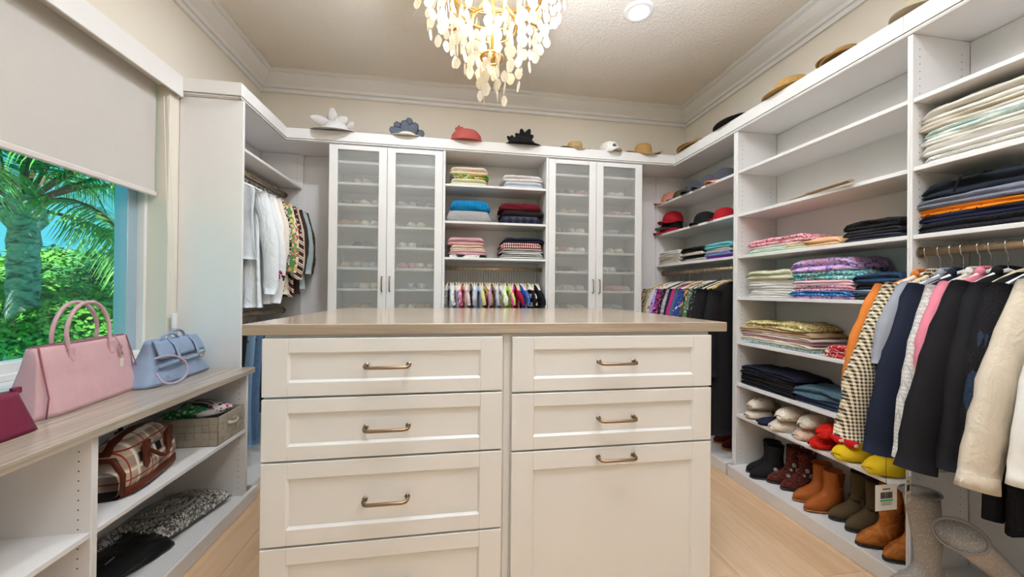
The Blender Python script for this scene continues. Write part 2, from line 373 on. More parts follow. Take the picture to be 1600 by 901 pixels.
# ---- back wall: glass cabinets and middle unit ------------------------------------
SHZ = [2.274, 2.107, 1.940, 1.773, 1.606, 1.439, 1.272, 1.10, .93, .76, .59, .42, .25]
BF = 3.058
DOORS = {}
def glass_cabinet(x0, x1, lab, dlabs):
    t = thing('glass_door_cabinet', lab, 'cabinet', ((x0+x1)/2, 3.2, 0))
    panel(t, x0, x0+.019, BF, YB-.012, 0, ZT); panel(t, x1-.019, x1, BF, YB-.012, 0, ZT)
    panel(t, x0+.019, x1-.019, YB-.012, YB-.002, .05, ZT, name='back_panel')
    obj('bottom_panel', bx(x0+.019, x1-.019, BF, YB-.012, .06, .08), WHITE, t, world=True)
    obj('toe_kick', bx(x0, x1, BF-.02, BF, 0, .078), WHITE, t, world=True)
    for z in SHZ: shelf(t, x0+.019, x1-.019, BF+.012, YB-.012, z)
    xm = (x0+x1)/2
    for k, (a, b) in enumerate(((x0+.002, xm-.0015), (xm+.0015, x1-.002))):
        z0, z1 = .085, 2.386; st = .062; y0, y1 = BF-.021, BF-.002
        d = MB()
        d.box(a, a+st, y0, y1, z0, z1, c=.002); d.box(b-st, b, y0, y1, z0, z1, c=.002)
        d.box(a+st, b-st, y0, y1, z1-.036, z1, c=.002); d.box(a+st, b-st, y0, y1, z0, z0+.06, c=.002)
        dr = obj('door', d, PAINTW, t, world=True, label=dlabs[k])
        obj('glass_pane', bx(a+st-.006, b-st+.006, y0+.008, y0+.012, z0+.05, z1-.03, c=0), FROST, dr, world=True)
        hx = b-.028 if k == 0 else a+.028
        h = MB(); h.tube([(hx, y0, 1.366), (hx, y0-.022, 1.364), (hx, y0-.029, 1.355), (hx, y0-.029, 1.262), (hx, y0-.022, 1.253), (hx, y0, 1.251)], .005, 8)
        obj('handle', h, BRONZE, dr, smooth=True, world=True, label='bronze bar handle')
    return t
glass_cabinet(-.96, -.092, 'tall white cabinet with two frosted glass doors left of the middle shelves', ('leftmost frosted glass door', 'second frosted glass door from the left'))
glass_cabinet(.785, 1.637, 'tall white cabinet with two frosted glass doors right of the middle shelves', ('third frosted glass door from the left', 'rightmost frosted glass door'))
MU = thing('open_closet_unit', 'white open unit between the two glass door cabinets, sweaters above small hanging tops', 'closet unit', (.35, 3.2, 0))
panel(MU, -.092, -.073, BF-.02, YB-.002, 0, ZT); panel(MU, .766, .785, BF-.02, YB-.002, 0, ZT)
panel(MU, -.073, .766, YB-.012, YB-.002, .05, ZT, name='back_panel')
for z in (2.130, 1.829, 1.534): shelf(MU, -.073, .766, BF-.015, YB-.012, z)
obj('bottom_shelf', bx(-.073, .766, BF-.02, YB-.012, .06, .08), WHITE, MU, world=True)
obj('toe_kick', bx(-.073, .766, BF-.04, BF-.02, 0, .078), WHITE, MU, world=True)
rod(MU, (-.073, 3.17, 1.449), (.766, 3.17, 1.449))
for xx, s in ((-.073, 1), (.766, -1)): holes(MU, [(xx, yy, z) for yy in (3.08, 3.32) for z in zr(1.6, 2.36)], (s, 0, 0))
# corner fillers
for a, b, lab in ((-1.585, -.9615, 'plain white filler panel in the back left corner'), (1.6385, XR-.006, 'plain white filler panel in the back right corner')):
    o = obj('filler_panel', bx(a, b, 3.3665, YB-.0005, .08, ZT), WHITE); tag(o, lab, 'panel')
# ---- left wall: hanging tower -----------------------------------------------------
LU = thing('open_closet_unit', 'tall white open closet unit beside the window with hanging blouses', 'closet unit', (-1.43, 2.9, 0))
XLb = XL+.002
panel(LU, XLb, -1.258, 2.447, 2.466, 0, ZT); panel(LU, XLb, -1.258, 3.345, 3.364, 0, ZT)
panel(LU, XLb, XLb+.008, 2.466, 3.345, .05, ZT, name='back_panel')
shelf(LU, XLb+.008, -1.265, 2.466, 3.345, 2.119)
obj('bottom_shelf', bx(XLb+.008, -1.215, 2.466, 3.345, .048, .072), WHITE, LU, world=True)
obj('toe_kick', bx(-1.215, -1.193, 2.462, 3.345, 0, .078, c=.003), WHITE, LU, world=True)
rod(LU, (-1.40, 2.466, 2.043), (-1.40, 3.345, 2.043)); rod(LU, (-1.40, 2.466, 1.085), (-1.40, 3.345, 1.085))
holes(LU, [(xx, 3.345, z) for xx in (-1.548, -1.305) for z in zr(1.2, 2.36)], (0, -1, 0))
# ---- left wall: low unit and worktop ----------------------------------------------
LC = thing('low_shelf_unit', 'low white shelf unit under the window holding handbags', 'shelf unit', (-1.38, 1.3, 0))
LX = -1.178
panel(LC, XLb, LX, 2.360, 2.379, 0, .762); panel(LC, XLb, LX, 1.432, 1.455, 0, .762); panel(LC, XLb, LX, .30, .319, 0, .762)
obj('top_rail', bx(XLb, LX+.001, .30, 2.379, .7625, .7705), WHITE, LC, world=True)
shelf(LC, XLb, LX-.002, 1.455, 2.360, .452); shelf(LC, XLb, LX-.002, .319, 1.432, .452)
obj('bottom_shelf', bx(XLb, -1.182, .319, 2.360, .042, .066), WHITE, LC, world=True)
obj('toe_kick', bx(-1.182, -1.158, .28, 2.455, 0, .080, c=.004), WHITE, LC, world=True)
obj('back_panel', bx(XLb-.001, XLb+.006, .319, 2.36, .06, .76), WHITE, LC, world=True)
for yy, s in ((2.360, -1), (1.455, 1), (1.432, -1)):
    holes(LC, [(xx, yy, z) for xx in (-1.215, -1.545) for z in zr(.112, .74)], (0, s, 0))
tag(obj('worktop', bx(XL+.002, -1.148, .26, 2.392, .771, .802, c=.002), COUNTER_Y), 'grey oak worktop under the window carrying the pink and blue bags', 'worktop')
# ---- cornice with hat deck --------------------------------------------------------
CO = thing('cornice', 'white cornice board wrapping round the top of all closet units', 'cornice', (0, 3.1, 2.39))
dk = MB()
dk.box(XL+.002, -1.275, 2.44, YB-.002, 2.3935, 2.410, c=.001); dk.box(-1.2745, 1.9445, 3.045, YB-.002, 2.3935, 2.410, c=.001); dk.box(1.945, XR-.002, .3, YB-.002, 2.3935, 2.410, c=.001)
obj('deck', dk, WHITE, CO, world=True)
z0, z1 = 2.4105, 2.486
def fas(poly, lab=None):
    mb = MB(); n = len(poly); mb.prism([(a, b) for a, b in poly], z0, z1, 'Z'); return obj('fascia', mb, PAINTW, CO, world=True)
fas([(-1.278, 2.44), (-1.258, 2.42), (-1.258, 3.03), (-1.278, 3.05)])
fas([(XL+.002, 2.42), (-1.258, 2.42), (-1.278, 2.44), (XL+.002, 2.44)])
fas([(-1.258, 3.03), (1.938, 3.03), (1.958, 3.05), (-1.278, 3.05)])
ys = at(1411.5, 45, X=1.938).y
fas([(1.938, 3.03), (1.938, ys+.0008), (1.958, ys+.0008), (1.958, 3.05)]); fas([(1.938, ys-.0008), (1.938, .30), (1.958, .30), (1.958, ys-.0008)])
# small bead under the fascia
bd = MB(); zb0, zb1 = 2.398, 2.4065
for a in ((-1.2735, -1.263, 2.43, 3.04), (-1.27, 1.947, 3.034, 3.0445), (1.9425, 1.9445, .3, 3.04)): bd.box(*a, zb0, zb1, c=.001)
bd.box(XL+.003, -1.266, 2.43, 2.4395, zb0, zb1)
obj('bead', bd, PAINTW, CO, world=True)
# ================================================================== ISLAND
IS = thing('island', 'white island dresser with shaker drawers in the middle of the closet', 'island', (.19, 1.85, 0))
IX0, IX1, IY0, IY1 = -.607, .994, 1.318, 2.36
obj('body', bx(IX0, IX1, IY0, IY1, 0, 1.1130, c=.003), PAINTW, IS, world=True)
ct = tag(obj('countertop', bx(-.664, 1.060, 1.298, 2.405, 1.1135, 1.150, c=.0025), COUNTER_X), 'greyed oak countertop lying on the white island', 'countertop')
for xg in (.180, .2015): obj('stile_bead', bx(xg, xg+.003, IY0-.0035, IY0, 0, 1.10, c=.001), PAINTW, IS, world=True)
def shaker(mb, x0, x1, z0, z1, sw, rw, y1, th=.020, rec=.009):
    y0 = y1-th; b = .006
    # frame as one solid ring with sloped inner bead and recessed centre panel
    xs = [x0, x0+sw, x1-sw, x1]; zs = [z0, z0+rw, z1-rw, z1]
    mb.box(x0, x0+sw, y0, y1, z0, z1, c=.0018); mb.box(x1-sw, x1, y0, y1, z0, z1, c=.0018)
    mb.box(x0+sw, x1-sw, y0, y1, z0, z0+rw, c=.0018); mb.box(x0+sw, x1-sw, y0, y1, z1-rw, z1, c=.0018)
    mb.box(x0+sw, x1-sw, y0+rec, y1, z0+rw, z1-rw)
    i = [(xs[1], zs[1]), (xs[2], zs[1]), (xs[2], zs[2]), (xs[1], zs[2])]; j = [(xs[1]+b, zs[1]+b), (xs[2]-b, zs[1]+b), (xs[2]-b, zs[2]-b), (xs[1]+b, zs[2]-b)]
    V = [(a, y0+.0022, c) for a, c in i]+[(a, y0+rec-.0008, c) for a, c in j]
    mb.add(V, [(k, (k+1) % 4, (k+1) % 4+4, k+4) for k in range(4)])
def pull(parent, xc, z, yf, w=.145):
    h = MB(); a, b = xc-w/2, xc+w/2
    h.tube([(a+.004, yf, z+.004), (a+.001, yf-.018, z+.003), (a+.006, yf-.028, z), (a+.018, yf-.033, z), (b-.018, yf-.033, z), (b-.006, yf-.028, z), (b-.001, yf-.018, z+.003), (b-.004, yf, z+.004)], .0058, 8)
    for xx in (a+.004, b-.004): h.tube([(xx, yf-.003, z+.004), (xx, yf, z+.004)], .009, 10)
    obj('handle', h, BRONZE, parent, smooth=True, world=True, label='brushed bronze bar handle')
DF = IY0-.0005
for nm, x0, x1, z0, z1, rw, hz, lab in (
    ('drawer', -.605, .1745, .914, 1.103, .047, 1.008, 'top left island drawer'), ('drawer', -.605, .1745, .707, .907, .047, .802, 'second left island drawer'),
    ('drawer', -.605, .1745, .432, .700, .053, .562, 'third left island drawer'), ('drawer', -.605, .1745, .10, .425, .055, .28, 'lowest left island drawer'),
    ('drawer', .209, .992, .905, 1.101, .047, 1.003, 'top right island drawer'), ('drawer', .209, .992, .697, .898, .047, .796, 'second right island drawer'),
    ('door', .209, .992, .10, .690, .066, .654, 'large tilt-out front under the right drawers')):
    mb = MB(); shaker(mb, x0, x1, z0, z1, .078, rw, DF)
    d = obj(nm, mb, PAINTW, IS, world=True, label=lab)
    pull(d, (x0+x1)/2, hz, DF-.020)
# ================================================================== ROLLER BLIND
def m_weave(name, c, c2, sc=900, rough=0.9, trans=0.0):
    n = NT(name, rough, spec=0.1); v = n.co(); a = n.noise(n.co((40, 40, 700)), 1.0, 2); b = n.noise(n.co((700, 700, 30)), 1.0, 2)
    f = n.math('MULTIPLY', n.math('ADD', a, b), 0.5); n.col(n.mix(f, lin(c), lin(c2))); n.bump(f, 0.15, 0.001); return n.m
BLINDM = m_weave('roller_blind_fabric', (205, 199, 191), (188, 182, 175))
BR = thing('roller_blind', 'beige fabric roller blind half lowered over the window with white valance', 'blind', (-1.62, .8, 2.37))
obj('blind_fabric', bx(-1.657, -1.6545, wy0+.02, 2.352, 1.80, 2.44, c=0), BLINDM, BR, world=True)
hb = MB(); hb.box(-1.664, -1.648, wy0+.018, 2.362, 1.772, 1.802, c=.006); obj('hem_bar', hb, m_melamine('blind_hem', (214, 206, 200)), BR, world=True)
vb = MB(); vb.box(-1.578, -1.566, wy0-.1, 2.428, 2.372, 2.492, c=.002); vb.box(-1.599, -1.578, wy0-.1, 2.428, 2.476, 2.492); vb.box(-1.599, -1.578, 2.418, 2.428, 2.372, 2.476)
obj('valance', vb, PAINTW, BR, world=True)
for i, (u0, u1, u2) in enumerate(((256, 261, 267), (262, 269, 276))):
    X = -1.575; p0, p1, p2 = at(u0, 150, X=X), at(u1, 330, X=X), at(u2, 492, X=X)
    obj('pull_cord', MB().tube([p0, p1, p2], .0016, 6), PAINTW, BR, world=True)
w0 = at(272, 489, X=-1.575); w1 = at(272, 513, X=-1.575)
obj('cord_weight', bx(-1.583, -1.567, w0.y-.014, w0.y+.016, w1.z, w0.z, c=.004), PAINTW, BR, world=True, label='small white plastic cord tensioner')
# ================================================================== OUTSIDE
def m_leaf(name, c1, c2, c3, sc=3.0):
    n = NT(name, 0.5, spec=0.4); v = n.co(); f = n.noise(v, sc, 3); n.col(n.ramp(f, [(0.3, lin(c1)), (0.52, lin(c2)), (0.72, lin(c3))])); return n.m
LEAFP = m_leaf('palm_leaf', (60, 130, 70), (120, 190, 90), (214, 236, 130))
LEAFT = m_leaf('teal_bush_leaf', (34, 96, 60), (84, 156, 76), (150, 206, 110), 1.2)
LEAFB = m_leaf('bright_bush_leaf', (60, 136, 50), (124, 190, 70), (196, 232, 110), 1.5)
BARK = NT('palm_bark', 0.9); _v = BARK.co((7, 7, 16)); _f = BARK.noise(_v, 1.0, 5, .6, 1.0); BARK.col(BARK.ramp(_f, [(.35, lin((130, 124, 104))), (.5, lin((206, 198, 178))), (.68, lin((240, 234, 216)))])); BARK.bump(_f, .9, .05); BARK = BARK.m
STALK = plain('dry_palm_stalk', (120, 96, 66), 0.8)
g = struct('ground', bx(-400, -3, -200, 400, -5.2, -5.0, c=0), plain('lawn', (60, 120, 60), 0.9), 'green ground far below the window')
def frond(seed, L=2.6, droop=1.0, n=84, dry=False, ll=.55):
    rd = random.Random(seed); mb = MB(); pts = []
    for i in range(13):
        t = i/12; ang = math.radians(48)-t*math.radians(48+62*droop)
        if i == 0: p = Vector((0, 0, 0))
        else: p = pts[-1]+Vector((math.cos(ang), 0, math.sin(ang)))*(L/12)
        pts.append(p)
    mb.tube(pts, [.022*(1-.85*i/12)+.003 for i in range(13)], 5, k=1)
    if not dry:
        for i in range(n):
            t = .16+.84*i/n; q = t*12; a = int(min(q, 11)); p = pts[a].lerp(pts[a+1], q-a); tg = (pts[a+1]-pts[a]).normalized()
            for s in (-1, 1):
                l = ll*(math.sin(PI*min(t*.92+.08, 1))**.6+.12)*rd.uniform(.8, 1.1); w = .011
                d = (tg*.55+Vector((0, s, 0))*.75+Vector((0, 0, rd.uniform(-.1, .45)))).normalized()
                sd = d.cross(Vector((0, 0, 1))).normalized()*w; P = [p]
                for k in range(3):
                    d = (d+Vector((0, 0, -.42-.2*k))).normalized(); P.append(P[-1]+d*l/3)
                for k in range(3):
                    w0, w1 = (1-.28*k), (1-.28*(k+1)) if k < 2 else .05
                    mb.add([P[k]-sd*w0, P[k]+sd*w0, P[k+1]+sd*w1, P[k+1]-sd*w1], [(0, 1, 2, 3)], k=0)
    return mb
fmesh = None
def palm(loc, trunk_h, lab, spec, r=.125):
    t = thing('palm_tree', lab, 'palm tree', loc, 0, None)
    mb = MB(); prof = [(r*1.1, -trunk_h)]
    for i in range(26):
        z = -trunk_h+trunk_h*(i+.5)/26; prof += [(r*1.10, z-.06), (r*.96, z+.08)]
    prof += [(r*1.5, .05), (r*1.2, .3), (.03, .5)]
    obj('trunk', mb.lathe(prof, 14), BARK, t, True)
    rd = random.Random(5)
    for i, (az, el, L, dr, dry) in enumerate(spec):
        obj('frond', frond(i, L, dr, dry=dry), [LEAFP, STALK], t, loc=(0, 0, .2), rot=(rd.uniform(-.2, .2), -math.radians(el), math.radians(az)))
    return t
pc = at(38, 352, Y=5.2)
palm((pc.x, pc.y, pc.z), 7.0, 'tall palm tree close outside the window with drooping green fronds',
     [(-10, 8, 3.0, 1.0, 0), (12, 2, 3.2, .9, 0), (-38, 18, 2.8, 1.0, 0), (40, 22, 2.8, 1.0, 0), (-60, -5, 2.6, 1.1, 0), (75, 10, 2.6, 1.1, 0), (-85, 15, 2.5, 1.2, 0),
      (110, 20, 2.5, 1.1, 0), (-120, 5, 2.6, 1.1, 0), (150, 10, 2.6, 1.1, 0), (180, 30, 2.4, 1.0, 0), (0, 38, 2.8, .8, 0), (-20, -22, 2.4, .9, 0), (28, 5, 3.0, 1.25, 1), (-100, -35, 2.2, .9, 0), (-50, 35, 2.8, .8, 0), (60, -40, 2.0, .6, 0), (25, 48, 3.0, .9, 0)])
p2 = at(-150, 250, Y=3.6)
palm((p2.x, p2.y, p2.z), 8.0, 'nearer palm at the left edge of the window, mostly fronds', [(-30, 0, 2.6, 1.0, 0), (15, 5, 2.7, 1.0, 0), (55, 0, 2.6, 1.0, 0), (80, 25, 2.4, 1.0, 0), (-70, 5, 2.6, 1.0, 0), (120, 10, 2.4, 1.0, 0), (35, 30, 2.6, .9, 0)])
def crown_mesh(seed, n, R, leaf):
    rd = random.Random(seed); mb = MB()
    blobs = [(Vector((rd.uniform(-.6, .6), rd.uniform(-.6, .6), rd.uniform(-.3, .45)))*R, R*rd.uniform(.35, .6)) for _ in range(9)]
    for i in range(n):
        c, r = rd.choice(blobs); d = Vector((rd.gauss(0, 1), rd.gauss(0, 1), rd.gauss(.25, 1))).normalized()
        p = c+d*r*rd.uniform(.85, 1.05); a = (d+Vector((rd.uniform(-.7, .7),)*3)).normalized().orthogonal().normalized(); a.rotate(Matrix.Rotation(rd.uniform(0, 6.3), 3, d)); b = d.cross(a).normalized()*leaf*.3; a = a*leaf
        mb.add([p-a*.5, p+b, p+a*.5-d*leaf*.2, p-b], [(0, 1, 2, 3)])
    return mb
def core_mesh(seed, R):
    rd = random.Random(seed); mb = MB()
    for _ in range(7): mb.ball(Vector((rd.uniform(-.5, .5), rd.uniform(-.5, .5), rd.uniform(-.3, .3)))*R, R*.42, n=8, m=5)
    return mb
protoT = [bpy.data.objects.new('x', None)]*0
def tree_data(k):
    a = obj('foliage', crown_mesh(k, 9000, 1.0, .085), (LEAFT, LEAFB)[k % 2], kind='stuff'); b = obj('inner_growth', core_mesh(k+9, .8), LEAFT); tr = obj('trunk', MB().tube([(0, 0, -4), (.1, 0, -2), (0, .05, 0)], [.12, .09, .06], 7), BARK); return a, b, tr
TD = [tree_data(k) for k in range(3)]
NAMES = ['bright green bushy tree just below the window, behind the pink bag handles', 'dark green tree right beside the palm trunk, low in the window', 'round green treetop at the lower right of the window pane',
 'teal green tree low at the left behind the palm trunk', 'medium green tree in the middle distance, under the curved dry stalk', 'leafy treetop in the middle distance nearest the right window frame',
 'middle distance tree seen just right of the palm trunk', 'small far tree on the skyline at the right frame', 'small far tree on the skyline under the palm arch', 'small far tree on the skyline beside the palm trunk', 'far tree on the skyline in the centre of the gap', 'bright treetop directly left of the blue sash, low down', 'dark treetop behind the pink bag rim', 'low tree under the left palm']
TR = [(150, 520, 6.5, 1.2, 1), (85, 520, 9.0, 1.5, 0), (195, 500, 8.0, 1.4, 0), (20, 530, 9.5, 1.9, 2), (120, 475, 13, 2.2, 0), (190, 470, 14, 2.2, 1), (60, 470, 15, 2.6, 2), (185, 441, 40, 3.2, 0), (120, 440, 46, 3.4, 2), (80, 440, 42, 3.2, 0), (150, 440, 55, 3.8, 2), (180, 545, 5.6, .9, 1)]
for i, ((u, v, Y, R, k), lab) in enumerate(zip(TR, NAMES)):
    p = at(u, v, Y=Y); t = thing('leafy_tree', lab, 'tree', (p.x, p.y, p.z), i*1.3, 'trees beyond the window')
    for o in TD[k]:
        if i < 3 and False: pass
        c = o.copy(); COL.objects.link(c); c.parent = t; c.scale = (R, R, R*.85)
for q in TD:
    for o in q: bpy.data.objects.remove(o)
# ================================================================== CHANDELIER
def m_capiz(name):
    n = NT(name, 0.3); di = n.b; tl = n.n('ShaderNodeBsdfTranslucent'); c = lin((246, 236, 214)); oi = n.n('ShaderNodeObjectInfo')
    cc = n.mix(oi.outputs['Random'], lin((238, 228, 206)), lin((252, 246, 234))); n.col(cc); n.l(cc, tl.inputs[0])
    mx = n.n('ShaderNodeMixShader'); mx.inputs[0].default_value = .45; n.l(di.outputs[0], mx.inputs[1]); n.l(tl.outputs[0], mx.inputs[2]); n.l(mx.outputs[0], n.out.inputs[0]); return n.m
CAP = m_capiz('capiz_shell')
BULB = m_emit('lit_bulb', (255, 236, 196), 22.0)
CANDLE = plain('candle_sleeve', (226, 176, 122), 0.5)
cx, cy = .18, 1.86
CH = thing('chandelier', 'gold chandelier hung with strings of white capiz shell discs', 'chandelier', (cx, cy, 3.05))
obj('ceiling_rose', MB().lathe([(.0001, -.02), (.05, -.02), (.065, -.006), (.065, -.0002)], 24, (cx, cy, 3.05)), GOLD, CH, True, world=True)
obj('stem', MB().tube([(cx, cy, 3.03), (cx, cy, 2.47)], .008, 10), GOLD, CH, True, world=True)
def ring(r, z, th=.006): return obj('ring', MB().tube([(cx+r*math.cos(2*PI*i/40), cy+r*math.sin(2*PI*i/40), z) for i in range(40)], th, 8, closed=True), GOLD, CH, True, world=True)
RN = [(.375, 2.96, 2.665, 26), (.315, 2.90, 2.56, 22), (.25, 2.76, 2.47, 18), (.19, 2.72, 2.38, 14), (.125, 2.60, 2.285, 10), (.055, 2.44, 2.185, 6)]
for r, zt, zb, ns in RN: ring(r, zt)
for i in range(6):
    a = i*PI/3+.3
    obj('arm', MB().tube([(cx, cy, 2.80), (cx+.12*math.cos(a), cy+.12*math.sin(a), 2.70), (cx+.27*math.cos(a), cy+.27*math.sin(a), 2.685)], .006, 8), GOLD, CH, True, world=True)
    p = (cx+.27*math.cos(a), cy+.27*math.sin(a), 2.685)
    c = obj('candle', MB().lathe([(.0001, .0), (.016, 0), (.018, .012), (.010, .014), (.010, .07), (.0001, .07)], 12, p), CANDLE, CH, True, world=True)
    if i % 2 == 0: obj('bulb', MB().ball((p[0], p[1], p[2]+.095), .014, .014, .026), BULB, c, True, world=True)
hub = obj('hub', MB().lathe([(.0001, -.02), (.024, -.012), (.026, .015), (.012, .03), (.0001, .03)], 16, (cx, cy, 2.44)), GOLD, CH, True, world=True)
for i, a in enumerate((-1.2, .9, 2.9)):
    p = (cx+.045*math.cos(a), cy+.045*math.sin(a), 2.455)
    c = obj('candle', MB().lathe([(.0001, .0), (.014, 0), (.016, .012), (.011, .014), (.011, .085), (.0001, .085)], 12, p), CANDLE, CH, True, world=True)
    obj('bulb', MB().ball((p[0], p[1], p[2]+.112), .015, .015, .028), BULB, c, True, world=True)
    light('bulb_lamp', 'POINT', (p[0], p[1], p[2]+.115), 3.2, (1, .90, .76), shadow_soft_size=.02)
light('bulb_lamp', 'POINT', (cx, cy, 2.78), 5, (1, .90, .76), shadow_soft_size=.03)
rd = random.Random(11)
def disc_mb(w, h, th=.0012, n=12):
    mb = MB(); n2 = n
    rows = []
    f = [(w*.5*math.sin(2*PI*j/n)*(1+.10*math.sin(3*j)), h*.5*math.cos(2*PI*j/n)*(1+.05*math.cos(2*j))) for j in range(n)]
    vs = [(x, -th, z) for x, z in f]+[(x, th, z) for x, z in f]
    return mb.add(vs, [tuple(range(n)), tuple(range(2*n-1, n-1, -1))]+[(j, j+n, (j+1) % n+n, (j+1) % n) for j in range(n)])
DM = [disc_mb(.040, .058), disc_mb(.046, .064), disc_mb(.032, .056)]
dme = []
for m in DM:
    o = obj('shell_disc', m, CAP); dme.append(o.data); bpy.data.objects.remove(o)
cand = []; wires = MB(); extra = MB()
for r, zt, zb, ns in RN:
    for i in range(ns):
        a = 2*PI*(i+rd.uniform(-.25, .25))/ns; rr = r+rd.uniform(-.02, .02); x, y = cx+rr*math.cos(a), cy+rr*math.sin(a)
        z = zb+rd.uniform(0, .07)+.03; zz = z; sp = .061
        while zz < zt-.02: cand.append((x, y, zz)); zz += sp+rd.uniform(0, .006)
        wires.tube([(x, y, zt), (x, y, z-.01)], .0009, 4, caps=False)
obj('strand_wires', wires, NICKEL, CH, world=True, kind='stuff')
cand.sort(key=lambda c: c[2]+.0*c[1])
for i, (x, y, z) in enumerate(cand):
    k = rd.randrange(3); rz = rd.uniform(0, PI)
    if i < 296:
        o = bpy.data.objects.new('shell_disc', dme[k]); COL.objects.link(o); o.parent = CH; o.location = (x-cx, y-cy, z-3.05); o.rotation_euler = (rd.uniform(-.1, .1), 0, rz)
    else:
        c, s = math.cos(rz), math.sin(rz); extra.add([(x+px*c-py*s, y+px*s+py*c, z+pz) for px, py, pz in DM[k].v], DM[k].f)
obj('upper_shell_discs', extra, CAP, CH, world=True, kind='stuff')
print('discs', len(cand))
# ================================================================== CLOTH MATERIALS
def cloth(key, kind='plain', c=(200, 200, 200), c2=None, c3=None, c4=None, sc=30, axis='z', rough=0.92, w=.5, bs=None):
    if key in _mc: return _mc[key]
    n = NT(key, rough, spec=0.15); v = n.co(); c2 = c2 or tuple(x*.85 for x in c)
    A, B = lin(c), lin(c2); C = lin(c3) if c3 else B; D = lin(c4) if c4 else C
    wr = n.noise(v, 38, 3)
    def sep(vec):
        s = n.n('ShaderNodeSeparateXYZ'); n.l(vec, s.inputs[0]); return {'x': s.outputs[0], 'y': s.outputs[1], 'z': s.outputs[2]}
    def band(sock, freq, duty=.5, off=0.0):
        return n.math('LESS_THAN', n.math('FRACT', n.math('ADD', n.math('MULTIPLY', sock, freq), off+100.0)), duty)
    h = wr
    if kind == 'plain':
        f = n.noise(v, 14, 3); col = n.mix(f, A, lin(tuple(x*.9 for x in c)))
    elif kind == 'floral':
        d = n.n('ShaderNodeTexVoronoi'); d.inputs['Scale'].default_value = sc; dv = n.n('ShaderNodeVectorMath', operation='ADD')
        ns = n.n('ShaderNodeTexNoise'); ns.inputs['Scale'].default_value = sc*1.5; n.l(v, ns.inputs[0])
        ms = n.n('ShaderNodeVectorMath', operation='SCALE'); ms.inputs['Scale'].default_value = .6/sc*1.2; n.l(ns.outputs['Color'], ms.inputs[0])
        n.l(v, dv.inputs[0]); n.l(ms.outputs[0], dv.inputs[1]); n.l(dv.outputs[0], d.inputs['Vector'])
        s = n.n('ShaderNodeSeparateColor'); n.l(d.outputs['Color'], s.inputs[0])
        spot = n.ramp(s.outputs[0], [(0, B), (.4, C), (.72, D)], 'CONSTANT'); m = n.math('LESS_THAN', d.outputs['Distance'], w)
        col = n.mix(m, A, spot)
    elif kind == 'stripe':
        s = sep(v)[axis]; col = n.mix(band(s, sc, w), A, B)
        if c3: col = n.mix(band(s, sc, .18, .35), col, C)
    elif kind == 'diag':
        s = sep(n.co(rot=(0, math.radians(38), 0)))['z']; z = sep(v)
        col = n.mix(band(s, sc, w), A, B); col = n.mix(band(s, sc, .1, .3), col, B)
        if c3: col = n.mix(n.math('GREATER_THAN', z['z'], -.26), col, n.mix(n.math('LESS_THAN', n.vor(v, 60), .35), B, A))
    elif kind == 'hound':
        s = sep(v); a = band(s['x'], sc, .5); b = band(s['z'], sc, .5); dg = band(n.math('ADD', s['x'], s['z']), sc*4, .5)
        both = n.math('MULTIPLY', a, b); one = n.math('ABSOLUTE', n.math('SUBTRACT', a, b)); f = n.math('ADD', both, n.math('MULTIPLY', one, dg)); col = n.mix(n.math('MINIMUM', f, 1.0), A, B)
        if c3: col = n.mix(n.math('MULTIPLY', band(s['x'], sc/5, .08), .6), col, C)
    elif kind == 'plaid':
        s = sep(v); a = band(s['x'], sc, .34); b = band(s['z'], sc, .34); a2 = band(s['x'], sc, .05, .45); b2 = band(s['z'], sc, .05, .45)
        col = n.mix(n.math('MULTIPLY', n.math('ADD', a, b), .45), A, B); col = n.mix(n.math('MULTIPLY', a, b), col, lin((30, 24, 22)))
        wh = n.math('MAXIMUM', band(s['x'], sc, .1, .16), band(s['z'], sc, .1, .16)); col = n.mix(n.math('MULTIPLY', wh, .8), col, lin((240, 232, 220)))
        col = n.mix(n.math('MAXIMUM', a2, b2), col, C)
    elif kind == 'knit':
        f = n.vor(n.co((sc, sc, sc*.6)), 1.0); col = n.mix(f, B, A); h = f
    elif kind == 'tweed':
        s = sep(v); f = n.noise(v, 260, 2); g = n.math('MAXIMUM', band(s['x'], sc, .18), band(s['z'], sc, .18)); col = n.mix(n.math('MULTIPLY', g, .6), n.mix(n.ramp(f, [(.42, (0, 0, 0)), (.6, (1, 1, 1))]), B, A), C)
    elif kind == 'spots':
        col = n.mix(n.math('LESS_THAN', n.vor(v, sc), w), A, B)
    elif kind == 'check_argyle':
        s = sep(v); p = n.math('ADD', n.math('PINGPONG', n.math('MULTIPLY', s['x'], sc), .5), n.math('PINGPONG', n.math('MULTIPLY', s['z'], sc), .5)); col = n.mix(n.math('GREATER_THAN', p, .5), A, B)
    elif kind == 'splash':
        f = n.noise(v, sc, 3, .6, 1.5); col = n.ramp(f, [(.30, A), (.43, B), (.55, C), (.66, D)], 'CONSTANT')
    elif kind == 'leo':
        d = n.vor(v, sc); col = n.ramp(d, [(.0, C), (.18, B), (.42, A)], 'CONSTANT')
    n.col(col); n.bump(n.noise(n.co((1, 1, .45)), bs, 4, .6, 1.2) if bs else h, .35 if not bs else .55, .004 if kind != 'knit' and not bs else .008 if not bs else .018)
    return _mc.setdefault(key, n.m)
